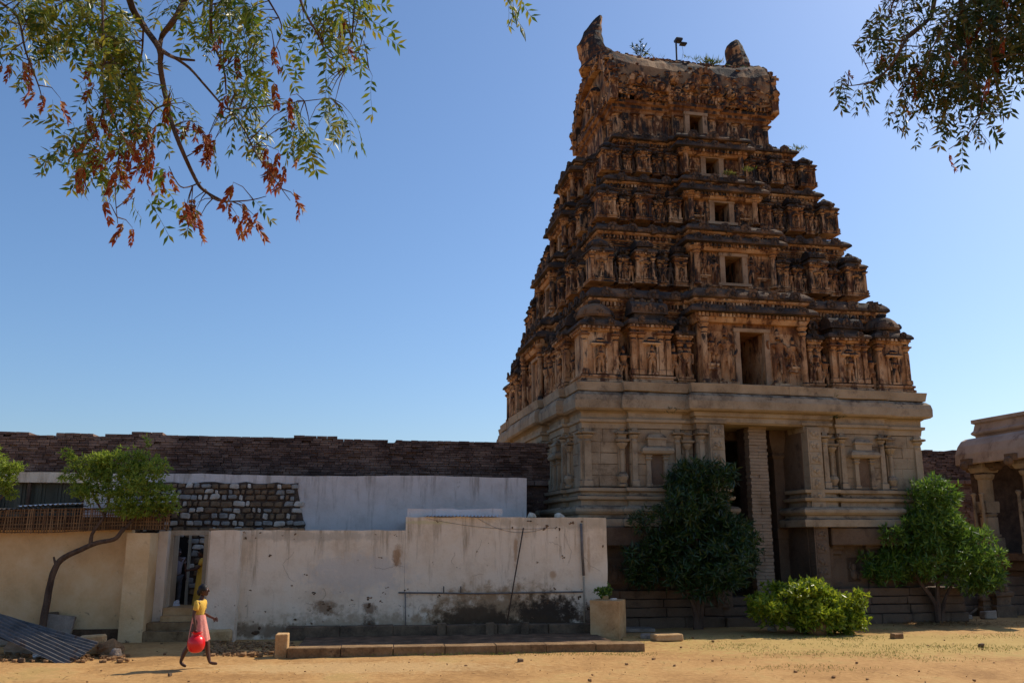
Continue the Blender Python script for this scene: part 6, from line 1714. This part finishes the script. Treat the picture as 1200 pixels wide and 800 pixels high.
# white bundle on the threshold
xb_, zb2 = WF.loc(206, 703, 1.3); mb = MB(); mb.ball((0, 0, .10), (.15, .13, .14), 12, 9, .35, 2.2, 6); mb.ball((.06, -.02, .2), (.06, .06, .07), 8, 6, .3, 3, 2)
tag(mb.build('cloth_bundle', M['bag'], None, WF.w(xb_, 1.2, FZ)), 'pale cloth bundle on the floor just inside the gate', 'bundle')

# ------------------------------------------------------------------ metal sheets, slabs, stones and sack in the left corner
def sheet(label, A, B, width_vec, wave=.085, amp=.016, m='sheet', curl=0.0, n=26):
    """corrugated sheet from A to B (long edge); width_vec spans the other edge; the waves run along the length"""
    A, B, Wv = Vector(A), Vector(B), Vector(width_vec); u = (B - A); nrm = u.cross(Wv).normalized()
    if nrm.z < 0: nrm = -nrm
    nw = int(Wv.length / wave * 6); mb = MB(); ns = n
    for side in (0, 1):
        for i in range(ns + 1):
            f = i / ns
            for j in range(nw + 1):
                g = j / nw
                p = A + u * f + Wv * g + nrm * (amp * math.sin(2 * math.pi * g * Wv.length / wave) + side * .004 + curl * math.sin(f * 3.1) + .012 * noise.noise((f * 5, g * 3, 1)))
                mb.v.append(tuple(p))
    N = nw + 1; off = (ns + 1) * N; F = []
    for i in range(ns):
        for j in range(nw):
            q = (i * N + j, (i + 1) * N + j, (i + 1) * N + j + 1, i * N + j + 1); F.append(q); F.append(tuple(off + k for k in reversed(q)))
    for i in range(ns):
        for j in (0, nw): F.append((i * N + j, (i + 1) * N + j, off + (i + 1) * N + j, off + i * N + j))
    for j in range(nw):
        for i in (0, ns): F.append((i * N + j, i * N + j + 1, off + i * N + j + 1, off + i * N + j))
    mb.f = F; mb.m = [0] * len(F)
    o = mb.build('corrugated_sheet', M[m]); tag(o, label, 'metal sheet', 'corrugated sheets piled in the left corner'); return o
e0 = at(-60, 700, 20.2); e1 = at(116, 752, 18.9)
sheet('upper grey corrugated metal sheet sloping over stones beside the crooked tree', e0, e1, (-.15, -.62, -.30), curl=-.02)
e0 = at(10, 722, 19.5); e1 = at(102, 764, 18.45)
sheet('lower grey corrugated metal sheet with its ribbed end touching the ground', e0, e1, (-.22, -.42, -.22), curl=-.01)
def rock(px, py, r, label, m='rock', seed=1, amp=.35, dz=.5, cat='rock', dy=0.0):
    p = gp(px, py); p.z = 0; mb = MB(); mb.ball((0, 0, r[2] * dz), r, 14, 10, amp, 1.5, seed); mb.jitter(min(r) * .08, 5 / max(r))
    o = mb.build('rock', M[m], None, p + Vector((0, r[1] + dy, 0))); tag(o, label, cat); return o
rock(20, 766, (.42, .3, .22), 'big brown rock under the metal sheets at the left edge', 'rock', 1)
rock(124, 768, (.26, .2, .20), 'ochre rock right of the metal sheets near the gate pillar', 'rock_brown', 2)
rock(133, 770, (.12, .09, .11), 'small chipped rock leaning on the ochre rock', 'rock', 3)
rock(4, 757, (.3, .3, .26), 'grey rock under the upper sheet at the left edge', 'rock', 4)
mb = MB(); p = gp(103, 767); mb.stone((0, .15, .18), (.52, .32, .38), Matrix.Rotation(.25, 3, 'Z'), .15, .2); o = mb.build('stone_block', M['orange_stone'], None, p); tag(o, 'rough brown block propping up the ends of the metal sheets', 'stone')
mb = MB(); p = gp(46, 771); mb.ball((0, 0, .12), (.2, .14, .15), 14, 10, .5, 2.5, 3); mb.ball((.2, -.05, .05), (.16, .1, .06), 10, 7, .4, 3, 5); mb.ball((-.05, .02, .24), (.07, .06, .09), 8, 6, .4, 3, 7); mb.jitter(.02, 9)
tag(mb.build('plastic_sack', M['bag'], None, p + Vector((0, .15, 0))), 'crumpled white plastic sack beside the corrugated sheets', 'sack')
for (px, py, w, h, tilt, label, nm) in [(78, 742, .62, .62, 18, 'broad grey slab leaning on the cream wall behind the sheets', 'leaning_slab'), (66, 730, .34, .66, 8, 'narrow dark slab standing behind the broad leaning slab', 'leaning_slab')]:
    p = on_w(px, py); mb = MB(); mb.stone((0, 0, h / 2), (w, .09, h), Matrix.Rotation(R(6 if w > .5 else -5), 3, 'Y'), .2, .2)
    o = mb.build(nm, M['rock'] if w > .5 else M['wet_stone'], None, WF.w(wx(px), -.32 if w > .5 else -.14, 0), 0); o.rotation_euler = (R(-tilt), 0, WANG); tag(o, label, 'slab', 'slabs leaning on the cream wall')

# ------------------------------------------------------------------ plant and cup on the pedestal, loose slabs, stones
t = thing('potted_plant', 'small dark green plant growing behind the pedestal top', 'plant', ped_c + Vector((-.05, .12, ped_top - .02)))
mb = MB(); mb.lathe(0, 0, [(.07, 0), (.095, .1), (.1, .11), (.09, .11), (.08, .09)], 12); mb.build('pot', M['orange_stone'], t)
crown_mesh([((-.04, 0, .2), (.2, .16, .13)), ((.1, 0, .3), (.06, .06, .1))], 110, 5, .075, .035, 41, .2, .5).build('foliage', M['green_leaf'], t)
mb = MB(); mb.lathe(0, 0, [(.02, 0), (.075, .0), (.09, .03), (.07, .05), (.03, .055)], 12); mb.jitter(.008, 9); o = mb.build('flat_stone', M['rub_white'], None, ped_c + Vector((.12, -.18, ped_top + .0))); tag(o, 'small pale flat stone on the pedestal top beside the plant', 'stone')
def slab(px, py, size, rz, label, m='orange_stone', tilt=0):
    p = gp(px, py); mb = MB(); mb.stone((0, 0, size[2] / 2 - .02), size, Matrix.Rotation(R(tilt), 3, 'X') @ Matrix.Rotation(R(tilt), 3, 'Y'), .16, .25)
    o = mb.build('loose_slab', M[m], None, p, R(rz)); tag(o, label, 'slab', 'loose stones lying before the tower'); return o
slab(781, 749, (.66, .45, .16), 12, 'flat ochre slab on the ground right of the pedestal')
slab(761, 746, (.42, .5, .09), -10, 'thin low slab between the pedestal and the ochre slab', 'rock')
slab(740, 738, (1.1, .7, .08), 5, 'wide grey flagstone in the shade behind the pedestal', 'rock')
slab(1051, 747, (.28, .18, .13), 20, 'small reddish stone on the grass in front of the right tree', 'rock_brown')
slab(1083, 721, (.22, .18, .16), 0, 'small squarish stone left of the right tree trunk', 'rock_brown')
slab(1158, 724, (.42, .3, .24), 15, 'pale rounded block lying beside the broken carvings', 'rock')
slab(1132, 724, (.34, .22, .12), 30, 'low stone right of the right tree trunk', 'rock')
# broken carved stones stacked at the right
p = gp(1180, 722); mb = MB()
mb.rect(-.34, .34, -.25, .25, [(0, -.05), (0, .3), (-.08, .34), (-.08, .55), (-.02, .6), (.0, .72), (-.1, .76)])
mb.ball((0, -.05, .86), (.27, .22, .2), 12, 9, .25, 2, 3); mb.ball((.1, -.05, 1.06), (.22, .18, .12), 10, 8, .25, 2, 5); mb.jitter(.03, 3)
o = mb.build('broken_carving', M['wet_stone'], None, p + Vector((0, .3, 0)), TROT); tag(o, 'tall dark broken carving standing upright at the foot of the pillared hall', 'carved stone')
p = gp(1163, 722); mb = MB(); mb.rect(-.2, .2, -.15, .15, [(0, -.05), (.02, .25), (-.05, .3), (-.05, .42), (0, .46)]); mb.ball((0, 0, .52), (.2, .16, .12), 10, 8, .3, 2, 3); mb.jitter(.03, 3)
o = mb.build('broken_carving', M['wet_stone'], None, p + Vector((0, .35, 0)), TROT); tag(o, 'short dark broken carving left of the tall upright one', 'carved stone')
p0, p1 = gp(1136, 724) + Vector((0, .2, .02)), gp(1163, 718) + Vector((0, .1, .42))
o = pipe('fallen_bar', [p0, p0.lerp(p1, .5), p1], .035, M['wet_stone'], None); tag(o, 'dark stone bar leaning on the short broken carving', 'bar')

# ------------------------------------------------------------------ pebbles, litter and sparse grass on the dirt
mb = MB(); rr = random.Random(9)
for i in range(500):
    y = rr.uniform(13.5, 23) if rr.random() < .8 else rr.uniform(13.5, 17); x = rr.uniform(-11, 15)
    r = .006 + .03 * rr.random() ** 8
    mb.stone((x, y, r * .3 - .005), (r * 2.2, r * 1.8, r * 1.4), Matrix.Rotation(rr.uniform(0, 3), 3, 'Z'), .3, .35)
tag(mb.build('pebbles', M['rock_brown']), kind='stuff')
for (px, py, r, label) in [(25, 775, .05, 'dark clod on the dirt below the rocks at the left edge'), (610, 775, .045, 'dark clod alone on the sunlit dirt in front of the washing ledge'), (199, 791, .03, 'small dark clod on the dirt beside the shadow of the girl'), (1150, 757, .05, 'dark clod on the dirt below the broken carvings')]:
    p = gp(px, py); mb = MB(); mb.stone((0, 0, r * .5), (r * 2.4, r * 1.6, r * 1.6), Matrix.Rotation(px, 3, 'Z'), .25, .3); o = mb.build('clod', M['wet_stone'], None, p)
    tag(o, label, 'clod', 'dark clods on the dirt')
mb = MB(); rr = random.Random(71)
for i in range(260):
    q = Vector((rr.uniform(-9, 14), rr.uniform(13.8, 22), .012)); leaf_face(mb, q, Vector((rr.uniform(-1, 1), rr.uniform(-1, 1), rr.uniform(-.05, .25))).normalized(), Vector((0, 0, 1)), rr.uniform(.05, .11), .03)
tag(mb.build('fallen_leaves', M['dead_leaf']), kind='stuff')
# builder's rubble along the foot of walls
mb = MB(); rr = random.Random(19)
for i in range(260):
    px = rr.uniform(240, 345); q = gp(px, rr.uniform(752, 768)); r = rr.uniform(.012, .05); mb.stone((q.x, q.y, r * .3), (r * 2.4, r * 2, r * 1.3), Matrix.Rotation(rr.uniform(0, 3), 3, 'Z'), .3, .35)
for i in range(200):
    px = rr.uniform(0, 150); q = gp(px, rr.uniform(765, 775)); r = rr.uniform(.012, .045); mb.stone((q.x, q.y, r * .3), (r * 2.4, r * 2, r * 1.3), Matrix.Rotation(rr.uniform(0, 3), 3, 'Z'), .3, .35)
tag(mb.build('rubble_gravel', M['rock_brown']), kind='stuff')
mb = MB(); rr = random.Random(29)
for i in range(26000):
    x, y = rr.uniform(1.5, 17), rr.uniform(15.5, 25)
    dens = noise.noise((x * .45, y * .9, 2)) + .35 * noise.noise((x * 2.2, y * 2.2, 5)) + .35 - abs(y - 20.6) * .13
    if x < 4: dens -= .15
    if dens < rr.uniform(.1, .75): continue
    p = Vector((x, y, -.01))
    for q in range(2):
        d = Vector((rr.gauss(0, .45), rr.gauss(0, .45), 1)).normalized(); leaf_face(mb, p, d, rnd_dir(rr), rr.uniform(.025, .06), .008)
for i in range(700):
    q = gp(rr.uniform(380, 770), rr.uniform(765, 768)); leaf_face(mb, q, Vector((rr.gauss(0, .5), rr.gauss(0, .4), 1)).normalized(), rnd_dir(rr), rr.uniform(.03, .07), .01)
tag(mb.build('sparse_grass', M['weed']), kind='stuff')
